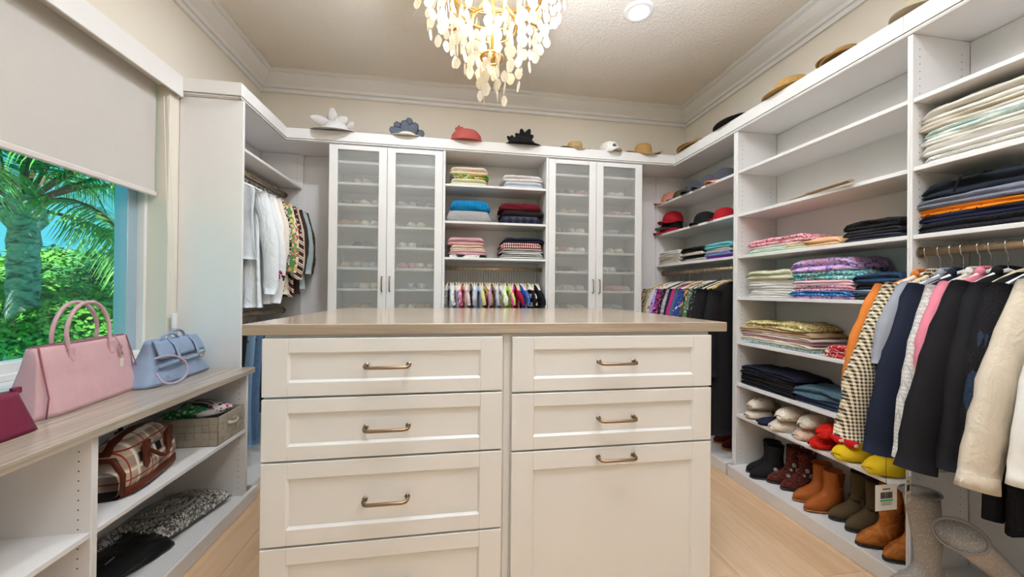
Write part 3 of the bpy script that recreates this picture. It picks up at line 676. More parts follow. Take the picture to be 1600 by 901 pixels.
# ================================================================== BUILDERS: hangers and garments
WIRE = CHROME; HW = plain('hanger_white', (238, 232, 222), .5); HG = plain('hanger_gold', (206, 160, 84), .4, .6); HB = plain('hanger_black', (34, 32, 32), .6); HN = plain('hanger_natural', (226, 206, 172), .5)
_hang = {}
def hanger(loc, mat, label, group, sw=.19, stem=.10, rz=0.0):
    "origin = centre of the rod"
    key = (mat.name, sw, stem)
    if key not in _hang:
        t = thing('hanger', label, 'hanger', loc, rz, group)
        pts = [(.0175*math.cos(a), 0, .0035+.0175*math.sin(a)) for a in [math.radians(-25+i*22) for i in range(10)]]
        pts += [(-.012, 0, -.017), (0, 0, -.03), (0, 0, -stem+.012)]
        obj('hook', MB().tube(pts, .0018, 6), WIRE, t, True)
        q = [(-sw, 0, -stem-.055), (-sw*.7, 0, -stem-.035), (-sw*.3, 0, -stem-.006), (0, 0, -stem+.008), (sw*.3, 0, -stem-.006), (sw*.7, 0, -stem-.035), (sw, 0, -stem-.055)]
        obj('shoulder_bar', MB().tube(q, [.005, .007, .008, .008, .008, .007, .005], 7, flat=(1.3, .8)), mat, t, True)
        _hang[key] = t; return t
    return dup(_hang[key], loc, rz, label, group)
def garment(name, cat, label, mat, loc, group, sw=.2, L=.62, hw=None, th=.022, sleeve=None, out=.10, r0=.060, r1=.042, puff=0.0, seed=0, rz=0.0, folds=5, amp=.010, neck=.055, cuff=None, collar=None, extra=None, slope=.055, sleeves=(-1, 1), hem=0.0):
    "z=0 neck point (bar top). width along x."
    hw = hw or sw*1.02; rd = random.Random(seed*17+3); ph = rd.uniform(0, 6)
    t = thing(name, label, cat, loc, rz, group)
    NZ, NA = 22, 30; rows = []
    for i in range(NZ+1):
        q = i/NZ; z = -L*q**1.15
        if z > -slope: f = (-z/slope); a = neck+(sw-neck)*f**.8; b = .014+.008*f
        else:
            f = (z+slope)/(-L+slope); a = sw+(hw-sw)*f**1.0-math.sin(PI*f)*.012; b = th*(.85+.5*f)
        row = []
        for j in range(NA):
            an = 2*PI*j/NA; ca, sa = math.cos(an), math.sin(an); s = abs(ca)**.7*(1 if ca > 0 else -1)
            fo = amp*q*(math.sin(folds*s*2.2+ph+q*1.3)+.5*math.sin(folds*s*4.1+ph*2-q*2)); nz = noise.noise(Vector((s*3+seed*5.1, q*5, sa)))*.006
            row.append((a*s+nz*.4, b*sa+fo*(1 if abs(sa) > .2 else .4)+nz, z+(.02*hem*math.sin(s*5+ph) if i == NZ else 0)))
        rows.append(row)
    mb = MB(); mb.grid(rows, closed_u=True)
    mb.f.append(tuple(range(NA))); mb.mi.append(0); n0 = NZ*NA; mb.f.append(tuple(range(n0+NA-1, n0-1, -1))); mb.mi.append(0)
    obj('body', mb, mat, t, True)
    if sleeve:
        for sd in sleeves:
            A = Vector((sd*(sw-.022), 0, -slope-.014)); o = out*(1 if sd < 0 else .45) if out < .12 or sd < 0 else .0; N = 13; rr = []
            E = Vector((sd*(sw+o), rd.uniform(-.012, .012)-.01, -slope-sleeve)); P = []
            for k in range(N):
                u = k/(N-1); p = A.lerp(E, u); p.x += sd*math.sin(PI*u)*(.035 if sd < 0 else .012); p.y += rd.uniform(-.003, .003); P.append(p)
                r = r0+(r1-r0)*u+puff*math.sin(PI*min(u*1.15, 1))**2*u; 
                if puff and k == N-1: r = r1*.7
                rr.append(max(r*(1+.035*math.sin(u*16+ph)+rd.uniform(-.05, .05)), .01) if 0 < k < N-1 else r)
            s = MB(); rws = []
            for k in range(N):
                tg = (P[min(k+1, N-1)]-P[max(k-1, 0)]).normalized(); side = Vector((0, 1, 0)); up = tg.cross(side).normalized()
                row = []
                for j in range(16):
                    an = 2*PI*j/16; wv = 1+.10*(puff*10+.35)*math.sin(5*an+k*.35+ph)*k/N
                    row.append(P[k]+(up*math.cos(an)*rr[k]*wv+side*math.sin(an)*rr[k]*.55*wv))
                rws.append(row)
            s.grid(rws, closed_u=True); s.f.append(tuple(range(16))); s.mi.append(0); q0 = (N-1)*16; s.f.append(tuple(range(q0+15, q0-1, -1))); s.mi.append(0)
            so = obj('sleeve', s, mat, t, True)
            if cuff:
                c = MB(); c.tube([P[-2].lerp(P[-1], .3), P[-1]+(P[-1]-P[-2])*.25], [r1*.98, r1*1.08], 14, flat=(1.0, .6)); obj('cuff', c, cuff, so, True)
    if collar:
        c = MB(); R = []
        for k in range(13):
            a = PI*(-.15+1.3*k/12); R.append((neck*1.15*math.cos(a), .024*math.sin(a)-.004, .004+.010*math.sin(a)))
        c.tube(R, [.004]+[.012]*11+[.004], 8, flat=(1.5, .6)); obj('collar', c, collar, t, True)
    if extra: extra(t, sw, L, th)
    return t
def lapels(mat, mat2=None):
    def f(t, sw, L, th):
        for sd in (-1, 1):
            p = [(sd*.05, .0), (sd*.085, -.06), (sd*.10, -.15), (sd*.07, -.155), (sd*.012, -.32), (sd*.004, -.32), (sd*.03, -.12)]
            if sd > 0: p = p[::-1]
            mb = MB(); mb.prism([(x, z) for x, z in p], -th*1.02-.008, -th*.6, 'Y'); obj('lapel', mb, mat, t)
        for z in (-.36, -.46): obj('button', MB().tube([(0.006, -th-.010, z), (0.006, -th-.005, z)], .010, 10), HB, t)
    return f
def placket(mat, n=5):
    def f(t, sw, L, th):
        obj('placket', bx(-.016, .016, -th*1.1-.006, -th*.7, -L*.93, -.03), mat, t)
        for i in range(n): obj('button', MB().tube([(0, -th*1.1-.009, -.07-i*(L*.8/n)), (0, -th*1.1-.005, -.07-i*(L*.8/n))], .006, 8), HW, t)
    return f
# ================================================================== BUILDERS: folded clothes
def fold_mb(w, d, h, seed=0, lobes=2, mess=.006, skew=0.0):
    mess *= 1.45
    NX = 16; rows = []
    prof = []
    for k in range(9): q = k/8; prof.append((-1, q))          # front going up
    for k in range(1, 8): prof.append((-1+2*k/8, 1))
    for k in range(6): prof.append((1, 1-k/5))
    for k in range(1, 6): prof.append((1-2*k/6, 0))
    for i in range(NX+1):
        u = -1+2*i/NX; e = (1-abs(u)**7)**.5 if abs(u) < 1 else 0; ez = .30+.70*e**.8; row = []
        for (y, z) in prof:
            ed = 1-abs(2*z-1)**3 if abs(y) == 1 else 0
            cr = 0
            if y == -1:
                for L in range(1, lobes): cr += math.exp(-((z-L/lobes)*lobes*3.4)**2)
                bulge = abs(math.sin(z*PI*lobes))**.5
                yy = -d/2+h*.28*(1-bulge)+cr*h*.12
            elif y == 1: yy = d/2-h*.2*(1-ed)
            else: yy = y*d/2*.985
            x = u*w/2*(1+.0*z)
            nx = noise.noise(Vector((x*9+seed*3.7, y*2.3, z*2+seed))); n2 = noise.noise(Vector((x*26+seed*1.7, y*5, z*3+seed*2)))
            if y in (-1, 1) and abs(u) < .999: yy += (nx*1.2+n2*.5)*mess
            if abs(u) > .9: x += n2*mess*.8*(1 if u > 0 else -1)
            zz = z*h*ez+(1-ez)*h*.10; 
            if z > 0: zz += (nx*.9+n2*.4)*mess*z*(.5+.5*e)
            if abs(y) < 1 and z == 1: zz += h*.10*(1-y*y)
            row.append((x+skew*z*h, yy, max(zz, 0)))
        rows.append(row)
    mb = MB(); mb.grid(rows, closed_u=True); n = len(prof)
    mb.f += [tuple(range(n-1, -1, -1)), tuple(range(NX*n, NX*n+n))]; mb.mi += [0, 0]
    mb.f = [f[::-1] for f in mb.f]
    return mb
fseed = [0]
def stack(plane, u0, u1, z, items, group, depth=.27, front=None, v=None, cat='folded clothes', name='folded_top'):
    """items bottom to top: (label, material, height[, options]); plane 'R' right wall units, 'B' middle unit"""
    if plane == 'R':
        X = front or 1.975; v = v or 450; ya, yb = at(u0, v, X=X).y, at(u1, v, X=X).y; w0 = abs(ya-yb); cx_, cy_ = X+depth/2, (ya+yb)/2; rz = -PI/2
    else:
        Y = front or 3.075; xa, xb = at(u0, 300, Y=Y).x, at(u1, 300, Y=Y).x; w0 = xb-xa; cx_, cy_ = (xa+xb)/2, Y+depth/2; rz = 0
    zz = z+.0005
    for it in items:
        lab, mat, h = it[:3]; o = it[3] if len(it) > 3 else {}
        fseed[0] += 1; rd = random.Random(fseed[0]*7)
        w = w0*o.get('w', rd.uniform(.93, 1.0)); d = depth*rd.uniform(.9, 1.0)
        off = o.get('off', rd.uniform(-.012, .012)); fr = o.get('fr', rd.uniform(-.006, .010))
        x, y = (cx_+fr, cy_-off) if plane == 'R' else (cx_+off, cy_+fr)
        m = fold_mb(w, d, h, fseed[0], o.get('lobes', 2), o.get('mess', .006))
        ob = obj(o.get('name', name), m, mat, None, True, loc=(x, y, zz), rot=(0, 0, rz+rd.uniform(-.03, .03)))
        tag(ob, lab, o.get('cat', cat), group); zz += h*.94
        yield_last.append(ob)
yield_last = []
# ================================================================== BUILDERS: boots and shoes
def slice_mb(prof, n=26, toe=1.6, bend=0.0):
    "prof: (z, yfront, yback, halfwidth); toe at -y"
    rows = []
    for z, yf, yb, w in prof:
        c = (yf+yb)/2; r = (yb-yf)/2; row = []
        for j in range(n):
            a = 2*PI*j/n; cy_ = math.cos(a); sx_ = math.sin(a); yy = c+r*cy_
            q = (c-yy)/max(r, 1e-4); wt = 1-.0*q
            if q > .1: wt = 1-.28*((q-.1)/.9)**toe
            if q < -.1: wt = 1-.14*((-q-.1)/.9)
            row.append((w*sx_*wt, yy, z))
        rows.append(row)
    mb = MB(); mb.grid(rows, closed_u=True, flip=False); mb.f.append(tuple(range(n-1, -1, -1))); k = (len(prof)-1)*n; mb.f.append(tuple(range(k, k+n))); mb.mi += [0, 0]
    return mb
def boot(name, label, group, loc, rz, mat, sole, L=.25, W=.044, H=.16, shaft=.05, point=1.6, heel=.03, extra=None, flare=0.0, rot=None, cat='boot', liner=None):
    t = thing(name, label, cat, loc, rz, group, rot)
    yf, yb = -L*.62, L*.38; s0 = .012+.0; h0 = heel
    # foot and shaft: toe low, heel raised only by the block
    prof = [(s0, yf+.006, yb-.004, W*.94), (s0+.012, yf, yb, W), (s0+.026, yf+.004, yb, W*.99), (s0+.040, yf+.025, yb-.001, W*.95), (s0+.052, yf+L*.26, yb-.003, W*.90), (s0+.065, yf+L*.40, yb-.006, W*.84), (s0+.082, yf+L*.48, yb-.010, W*.80), (s0+.10, yf+L*.52, yb-.012, W*.80)]
    ym = (prof[-1][1]+prof[-1][2])/2
    for k in range(1, 7):
        q = k/6; z = s0+.10+(H-.10)*q; r = shaft*(1+flare*q)*(1+.03*math.sin(k*2.1)); prof.append((z, ym-(prof[7][2]-prof[7][1])/2*(1-q)-r*q, ym+(prof[7][2]-prof[7][1])/2*(1-q)+r*q, W*.8*(1-q)+r*.86*q))
    zt = prof[-1][0]; a, b, w = prof[-1][1:]
    prof += [(zt-.004, a+.006, b-.006, w-.006), (zt-.05, a+.008, b-.008, w-.008)]
    obj('upper', slice_mb(prof, toe=point), mat, t, True)
    obj('sole', slice_mb([(0.004, yf+.004, yb, W*.96), (.0045, yf-.002, yb+.002, W*1.04), (s0+.001, yf-.003, yb+.002, W*1.05), (s0+.0015, yf+.002, yb-.002, W*.98)], toe=point), sole, t, True)
    obj('heel', slice_mb([(0, yb-L*.28, yb+.001, W*.80), (.012, yb-L*.29, yb+.002, W*.86)], toe=.1), sole, t)
    if extra: extra(t, L, W, H, zt, ym, shaft)
    return t
def low_shoe_mb(L=.235, W=.04, H=.05):
    yf, yb = -L*.6, L*.4
    mb = slice_mb([(0, yf+.006, yb-.002, W*.85), (.008, yf, yb, W), (.020, yf+.004, yb, W*.98), (.032, yf+.02, yb-.002, W*.90), (.044, yf+L*.2, yb-.005, W*.74), (H, yb-L*.30, yb-.01, W*.62), (H-.015, yb-L*.34, yb-.016, W*.5)], n=18)
    return mb
def slipper(label, group, loc, rz, mat, sole, inner, L=.26, W=.047, H=.06, fuzz=.004, seed=0, extra=None, cat='slipper', name='slipper', cover=.58):
    t = thing(name, label, cat, loc, rz, group); yf, yb = -L*.5, L*.5
    obj('sole', slice_mb([(0, yf+.008, yb-.006, W*.92), (.006, yf, yb, W), (.020, yf, yb, W*1.02), (.026, yf+.01, yb-.01, W*.94)], n=22), sole, t, True)
    obj('insole', slice_mb([(.0265, yf+.012, yb-.012, W*.88), (.030, yf+.014, yb-.014, W*.84)], n=22), inner, t, True)
    rows = []; rd = random.Random(seed)
    for i in range(13):
        u = i/12; y = yf+.004+u*L*cover; ws = W*1.04*math.sin(PI*min((u+.10)*.62, .5))**.45 if u < .8 else W*1.04; hh = .020+H*math.sin(PI*min(u*.72+.06, .56))**.7
        row = []
        for j in range(13):
            a = PI*j/12; x = -ws*math.cos(a); z = .012+(hh-.012)*math.sin(a)**.75
            f = noise.noise(Vector((x*60, y*60, z*60+seed)))*fuzz; row.append((x*(1+f*8), y, z+f))
        for j in range(12, -1, -1):
            a = PI*j/12; row.append((-ws*.86*math.cos(a), y+.002, .012+(hh-.022)*math.sin(a)**.75))
        rows.append(row)
    mb = MB(); mb.grid(rows, closed_u=True); n = 26; mb.f += [tuple(range(n-1, -1, -1))]; mb.mi += [0]
    k = 12*n
    for j in range(12): mb.f.append((k+j, k+j+1, k+n-2-j, k+n-1-j)); mb.mi.append(0)
    obj('upper', mb, mat, t, True)
    if extra: extra(t, L, W, H)
    return t
# ================================================================== FOLDED CLOTHES
C = cloth
WHT = C('white_cotton', c=(236, 230, 222), c2=(214, 208, 200)); CRM = C('cream_cotton', c=(232, 222, 196)); BLK = C('black_cotton', c=(34, 32, 34)); CHAR = C('charcoal_knit', c=(62, 60, 64)); NVY = C('navy_cotton', c=(36, 40, 62))
DEN = C('indigo_denim', 'tweed', (44, 62, 90), (66, 86, 116), (40, 54, 80), sc=300); DEND = C('dark_denim', 'tweed', (36, 44, 60), (54, 66, 86), (30, 38, 52), sc=300); DENG = C('washed_teal_denim', 'tweed', (62, 84, 98), (96, 120, 132), (50, 70, 84), sc=300)
JB = C('beige_jersey', c=(222, 206, 192)); PKL = C('pale_pink_cotton', c=(232, 190, 190)); LILF = C('lilac_paisley', 'floral', (196, 168, 214), (226, 196, 226), (120, 104, 180), (236, 170, 200), sc=70, w=.55)
TEALF = C('teal_floral', 'floral', (96, 168, 168), (210, 226, 214), (60, 120, 150), (150, 200, 190), sc=80, w=.5); PINKF = C('pink_floral', 'floral', (230, 150, 160), (250, 214, 214), (200, 80, 110), (240, 190, 190), sc=70, w=.5)
MUST = C('mustard_floral', 'floral', (196, 178, 112), (228, 214, 160), (150, 128, 74), (240, 232, 200), sc=90, w=.5); TAN = C('tan_cotton', c=(190, 158, 122)); MINT = C('mint_cotton', c=(196, 226, 192)); PEACH = C('apricot_dots', 'spots', (226, 178, 132), (238, 200, 160), sc=110, w=.3)
BLUPR = C('blue_print', 'floral', (50, 110, 170), (230, 236, 240), (30, 70, 130), (120, 180, 210), sc=75, w=.35); REDW = C('red_white_paisley', 'splash', (244, 234, 226), (190, 40, 44), (206, 56, 56), (244, 234, 226), sc=22)
stack('R', 1163, 1258, 1.523, [
 ('mint green folded top at the bottom of the pink and white pile', MINT, .018, {'w': .96}), ('white folded top under the pink floral one', WHT, .034, {'w': .9}), ('pink floral blouse folded on top of the white one, far left', PINKF, .042)],
 'folded tops on the shelf level with the tan bar')
stack('R', 1220, 1314, 1.523, [('apricot folded top with fine pale dots between the pink pile and the charcoal knits', PEACH, .046, {'mess': .008})], 'folded tops on the shelf level with the tan bar', depth=.24)
stack('R', 1314, 1408, 1.523, [('dark slate folded trousers under the charcoal pair', C('slate_wool', c=(56, 56, 66)), .030), ('charcoal folded knit in the middle of the dark pile', C('grey_wool', c=(50, 48, 50)), .030), ('black ribbed knit folded topmost beside the tall divider', C('black_rib', 'knit', (44, 42, 44), (24, 22, 24), sc=160), .046, {'mess': .009})], 'folded tops on the shelf level with the tan bar', v=380)
stack('R', 1167, 1240, 1.236, [('white tee at the bottom of the cream pile', WHT, .030), ('white folded shirt, second from bottom of the cream pile', WHT, .030), ('white lace top in the middle of the cream pile', C('offwhite_lace', 'knit', (236, 230, 226), (214, 206, 204), sc=200), .034), ('pale cream folded blouse under the sage one', CRM, .030), ('sage cream crinkled blouse topping the left pile', C('sage_crepe', c=(214, 210, 178)), .055, {'mess': .011})], 'folded clothes on the crowded middle shelf', v=440)
stack('R', 1232, 1330, 1.236, [('lilac and white printed top at the bottom of the floral pile', LILF, .018), ('bright blue printed top low in the floral pile', BLUPR, .026), ('pink and grey printed top in the floral pile', C('pink_grey_print', 'floral', (232, 160, 176), (90, 120, 150), (240, 220, 226), (200, 90, 120), sc=80, w=.45), .034), ('rose striped blouse in the floral pile', C('rose_stripe', 'stripe', (232, 158, 168), (246, 226, 222), sc=60), .030), ('teal floral top under the lilac paisley one', TEALF, .050, {'w': 1.12, 'mess': .010}), ('lilac paisley blouse heaped on the floral pile', LILF, .072, {'mess': .014, 'w': .98})], 'folded clothes on the crowded middle shelf', v=440)
stack('R', 1328, 1409, 1.236, [('charcoal trousers at the bottom of the denim pile', CHAR, .034), ('pale blue denim folded between charcoal and black', C('pale_denim', c=(128, 158, 186)), .018), ('black jeans under the dark blue pair', BLK, .034), ('dark blue jeans folded on top of the right pile', C('ink_denim', 'tweed', (40, 58, 84), (56, 78, 106), (30, 44, 66), sc=300), .046, {'mess': .009})], 'folded clothes on the crowded middle shelf', v=440)
stack('R', 1152, 1268, .928, [('teal and white printed top under the whole left pile', C('teal_white_print', 'floral', (214, 230, 226), (70, 150, 150), (110, 180, 180), (40, 110, 120), sc=90, w=.42), .022, {'w': 1.0, 'mess': .008}), ('cream folded top above the teal print', CRM, .020), ('dusty pink folded trousers in the left pile', C('dusty_pink', c=(222, 176, 182)), .022), ('pale blush folded trousers', C('blush', c=(232, 214, 204)), .022), ('tan khaki folded shorts under the mustard florals', TAN, .030), ('mustard floral blouse topping the left pile', MUST, .044, {'mess': .014, 'w': .8})], 'folded summer clothes above the black trousers', v=530, cat='folded clothes')
stack('R', 1284, 1372, .928, [('red and white paisley top folded beside the orange jacket', REDW, .060, {'mess': .009, 'lobes': 3})], 'folded summer clothes above the black trousers', v=560, depth=.22)
stack('R', 1152, 1242, .640, [('black leggings at the bottom of the black trouser pile', BLK, .030), ('black trousers, second from the bottom of the pile', C('black_twill', c=(30, 30, 32)), .028), ('dark brown trousers in the middle of the black pile', C('brown_black', c=(46, 36, 34)), .022), ('black patterned trousers with gold glint in the pile', C('black_gold', 'spots', (30, 30, 34), (96, 84, 58), sc=160, w=.2), .024), ('navy black trousers on top of the black pile', C('midnight_twill', c=(34, 36, 50)), .030, {'mess': .009})], 'folded dark trousers', v=600)
stack('R', 1232, 1318, .640, [('grey blue folded jeans under the washed pair', DEND, .034), ('washed teal jeans folded on top', DENG, .060, {'mess': .014})], 'folded dark trousers', v=640, depth=.25)
# right-hand unit
GR3 = 'folded clothes above the blazer rod'
stack('R', 1434, 1640, 1.815, [('white terry towel folded at the bottom of the pale pile', C('white_terry', 'knit', (238, 234, 226), (216, 210, 202), sc=190), .040), ('white folded jersey trousers in the pale pile', WHT, .048, {'mess': .010}), ('ivory folded shirt in the pale pile', C('ivory_satin', c=(236, 232, 220)), .030), ('mint and white tie-dye top in the pale pile', C('mint_tiedye', 'splash', (226, 238, 230), (206, 226, 222), (232, 238, 232), (196, 218, 226), sc=9), .036, {'mess': .010}), ('oat coloured folded sweatpants in the pale pile', C('oat_fleece', c=(216, 204, 188)), .034), ('off white ribbed trousers heaped on top of the pale pile', C('offwhite_rib', 'stripe', (226, 220, 208), (206, 198, 186), sc=240), .062, {'mess': .016})], GR3, v=180, depth=.26)
stack('R', 1428, 1640, 1.522, [('black fleece folded at the bottom beneath the navy top', C('black_fleece', 'knit', (48, 46, 52), (24, 22, 28), sc=230), .050, {'mess': .006}), ('navy folded tee under the orange one', NVY, .030), ('orange folded tee with black lettering loops', C('orange_script', 'splash', (240, 140, 40), (240, 140, 40), (240, 140, 40), (40, 26, 20), sc=26), .032), ('heather grey folded sweatshirt above the orange tee', C('heather', 'tweed', (112, 112, 128), (136, 136, 150), (104, 104, 120), sc=400), .040, {'mess': .010}), ('black drawstring trousers heaped on the grey sweatshirt', C('black_drill', c=(38, 42, 50)), .070, {'mess': .018, 'w': .86})], GR3, v=310, depth=.26)
p = at(1497, 258, X=1.965); o = obj('drawstring', MB().tube([at(1522, 268, X=1.962), at(1500, 276, X=1.952), at(1490, 300, X=1.950)], .004, 6), BLK, yield_last[-1]); o.matrix_parent_inverse = Matrix.Translation(yield_last[-1].location).inverted()@Matrix.Identity(4) if False else (Matrix.LocRotScale(yield_last[-1].location, yield_last[-1].rotation_euler, None)).inverted(); o.data.materials[0] = BLK
# corner unit right
GR1 = 'folded clothes in the corner unit'
stack('R', 1027, 1062, 1.525, [('cream folded trousers at the bottom of the corner pile', C('cream_denim', c=(224, 214, 198)), .030), ('stone folded trousers in the corner pile', C('stone', c=(206, 194, 176)), .030), ('pale beige folded jeans in the corner pile', JB, .030), ('off white folded jeans topping the corner pile', WHT, .040, {'mess': .009})], GR1, v=400)
stack('R', 1063, 1098, 1.525, [('beige folded knit under the black one', JB, .028), ('black folded knit low in the second corner pile', BLK, .030), ('cream and tan folded top in the second corner pile', CRM, .022), ('black folded cardigan topping the second corner pile', BLK, .045, {'mess': .010})], GR1, v=400)
stack('R', 1100, 1142, 1.525, [('purple folded top at the bottom beside the divider', C('purple', c=(140, 60, 160)), .026), ('blue folded top above the purple one', C('cornflower', c=(130, 150, 200)), .028), ('light tan folded top under the turquoise one', JB, .028), ('turquoise folded top on the pile beside the divider', C('turquoise', c=(110, 190, 196)), .044, {'mess': .008})], GR1, v=395)
# middle unit
GM = 'folded sweaters between the glass cabinets'
stack('B', 702, 764, 2.130, [('pale yellow green folded sweater at bottom left of the top shelf', C('pale_lime', c=(226, 222, 186)), .062), ('cream sweater with green, orange and blue chevron band', C('chevron', 'splash', (232, 210, 180), (70, 140, 60), (222, 150, 50), (40, 100, 180), sc=16), .038), ('cream folded sweater topping the top left pile', C('warm_cream', c=(232, 212, 184)), .068)], GM)
stack('B', 784, 850, 2.130, [('pale grey blue folded sweater on the top shelf', C('pale_blue_knit', c=(206, 210, 216)), .062), ('light folded sweater with dark flecks on the pale blue one', C('fleck', 'spots', (222, 214, 212), (110, 96, 100), sc=60, w=.2), .058)], GM)
stack('B', 698, 768, 1.829, [('grey marl folded sweater under the blue one', C('grey_marl', 'tweed', (150, 146, 144), (180, 176, 172), (140, 136, 134), sc=400), .100, {'lobes': 1}), ('bright blue cable knit folded sweater', C('blue_cable', 'knit', (30, 140, 190), (16, 90, 140), sc=130), .090, {'w': .9, 'lobes': 1})], GM)
stack('B', 782, 848, 1.829, [('navy argyle folded sweater at the bottom of the dark pile', C('argyle', 'check_argyle', (62, 66, 84), (40, 40, 52), sc=16), .075, {'lobes': 1}), ('black brown folded sweater under the burgundy one', C('black_brown', c=(44, 34, 34)), .050, {'lobes': 1}), ('burgundy folded sweater topping the dark pile', C('burgundy', c=(104, 26, 38)), .060, {'lobes': 1})], GM)
stack('B', 699, 762, 1.534, [('dark green and white folded top at bottom left', C('green_white', 'splash', (40, 56, 46), (40, 56, 46), (236, 232, 224), (40, 56, 46), sc=8), .026), ('dusky pink folded sweater below the cream one', C('dusky_pink', c=(214, 168, 170)), .040), ('buttery cream folded sweater in the pink pile', C('butter', c=(232, 208, 178)), .044, {'w': .86}), ('pink folded sweater topping the pink pile', C('rose_knit', c=(216, 164, 166)), .066)], GM)
stack('B', 784, 851, 1.534, [('black and white striped tee at the bottom right', C('bw_stripe', 'stripe', (236, 230, 222), (34, 32, 36), sc=60, axis='z'), .050, {'mess': .008}), ('cream tee with thin dark stripes above the bolder stripes', C('bw_stripe_thin', 'stripe', (232, 222, 212), (60, 40, 50), sc=85, axis='z'), .044, {'mess': .008}), ('red and white flag print folded top', C('red_flag', 'stripe', (232, 214, 204), (160, 36, 44), sc=55, axis='x'), .050), ('dark navy folded sweater topping the striped pile', C('deep_navy', c=(38, 40, 56)), .044)], GM)
# tan bar
b0, b1 = at(1216, 313, X=2.02), at(1330, 318, X=1.90)
t = thing('folding_bar', 'slim tan folding bar sticking out over the front of the third shelf', 'bar', ((1.95+2.1)/2, b0.y, 1.8165))
e0, e1, e2 = Vector((2.03, b0.y, 1.826)), Vector((1.965, at(1262, 316, X=1.96).y, 1.8255)), Vector((1.93, at(1330, 320, X=1.93).y, 1.8245))
w_ = t.location
obj('flat_arm', MB().tube([e0-w_, e1-w_], .008, 8, flat=(.5, 1.5)), TAN, t); obj('wide_arm', MB().tube([e1-w_, e2-w_], .0125, 8, flat=(.6, 1.5)), C('tan_wood', c=(176, 150, 118), rough=.5), t)
# ================================================================== HANGING CLOTHES, RIGHT UNIT
GB = 'blazers and shirts on the right rod'; GH = 'wire hook hangers on the right rod'
RX, RZ = 1.99, 1.447
LINEN = C('natural_linen', c=(214, 199, 178), bs=24)
HOUND = C('houndstooth', 'hound', (226, 208, 176), (46, 36, 32), sc=72); NAVB = C('navy_blazer_wool', c=(34, 38, 54)); BLKW = C('black_blazer_wool', c=(30, 28, 30)); TWD = C('white_boucle', 'tweed', (226, 220, 212), (200, 192, 184), (150, 146, 150), sc=70)
spec3 = [ # y, name, label, mat, dict
 (1.278, 'jacket', 'burnt orange suede jacket hanging behind the houndstooth blazer', C('orange_suede', c=(214, 124, 54)), dict(L=.60, sleeve=.42, out=.15)),
 (1.235, 'blazer', 'brown, black and cream houndstooth blazer beside the tall divider', HOUND, dict(L=.72, sleeve=.60, out=.225, r0=.075, r1=.070, lap=1, th=.024)),
 (1.198, 'jacket', 'light grey cardigan showing only its shoulder behind the navy blazer', C('light_grey_knit', c=(150, 152, 160)), dict(L=.62, sleeve=.30, out=.14)),
 (1.165, 'blazer', 'navy blue blazer right of the houndstooth one', NAVB, dict(L=.75, sleeve=.63, out=.185, r0=.075, r1=.065, lap=1)),
 (1.118, 'jacket', 'white boucle jacket with long narrow sleeve beside the navy blazer', TWD, dict(L=.74, sleeve=.62, out=.16, r0=.06, r1=.05)),
 (1.088, 'jacket', 'rose pink jacket glimpsed behind the white boucle one', C('rose_wool', c=(222, 130, 146)), dict(L=.60, sleeve=.30, out=.12)),
 (1.045, 'blazer', 'black blazer with wide lapels in front of the pink jacket', BLKW, dict(L=.76, sleeve=.62, out=.24, r0=.08, r1=.075, lap=1)),
 (1.000, 'coat', 'second black coat with a longer hem behind the denim jacket', BLK, dict(L=.84, sleeve=.60, out=.15, r0=.075, r1=.07)),
 (.962, 'jacket', 'dark indigo denim jacket between two black garments', DEND, dict(L=.64, sleeve=.50, out=.13, r0=.065, r1=.05, cuff=DEND)),
 (.925, 'coat', 'black knit coat directly behind the beige linen shirt', C('black_knit', 'knit', (36, 34, 36), (22, 20, 22), sc=260), dict(L=.86, sleeve=.60, out=.10, r0=.085, r1=.08)),
 (.865, 'shirt', 'crumpled beige linen shirt with raw frayed cuffs and hem', LINEN, dict(L=.66, sleeve=.60, out=.22, r0=.08, r1=.058, cuff=LINEN, plk=1)),
 (.805, 'shirt', 'white cotton shirt with rolled cuff right of the linen one', WHT, dict(L=.60, sleeve=.56, out=.17, r0=.075, r1=.05, cuff=WHT)),
 (.755, 'dress', 'slate grey satin dress at the right edge of the picture', C('slate_satin', c=(96, 94, 98), rough=.5), dict(L=.86, sleeve=None, th=.03)),
]
for i, (y, nm, lab, mat, d) in enumerate(spec3):
    lap = d.pop('lap', 0); plk = d.pop('plk', 0); hm = (HW, HN, HW, HW, HN, HW, HW, HN, HW, HW, HW, HN, HW)[i]
    garment(nm, nm, lab, mat, (RX, y, RZ-.10), GB, sw=.205, seed=i+1, extra=(lapels(mat) if lap else placket(mat) if plk else None), collar=mat if nm in ('blazer', 'shirt', 'jacket') else None, rz=math.radians((i*37 % 9)-4), **d)
    hanger((RX, y, RZ), hm, 'hanger holding the '+lab.split(' with')[0].split(' behind')[0].split(' between')[0].split(' directly')[0].split(' beside')[0].split(' right of')[0].split(' in front')[0].split(' glimpsed')[0].split(' showing')[0].split(' at the')[0], GH)
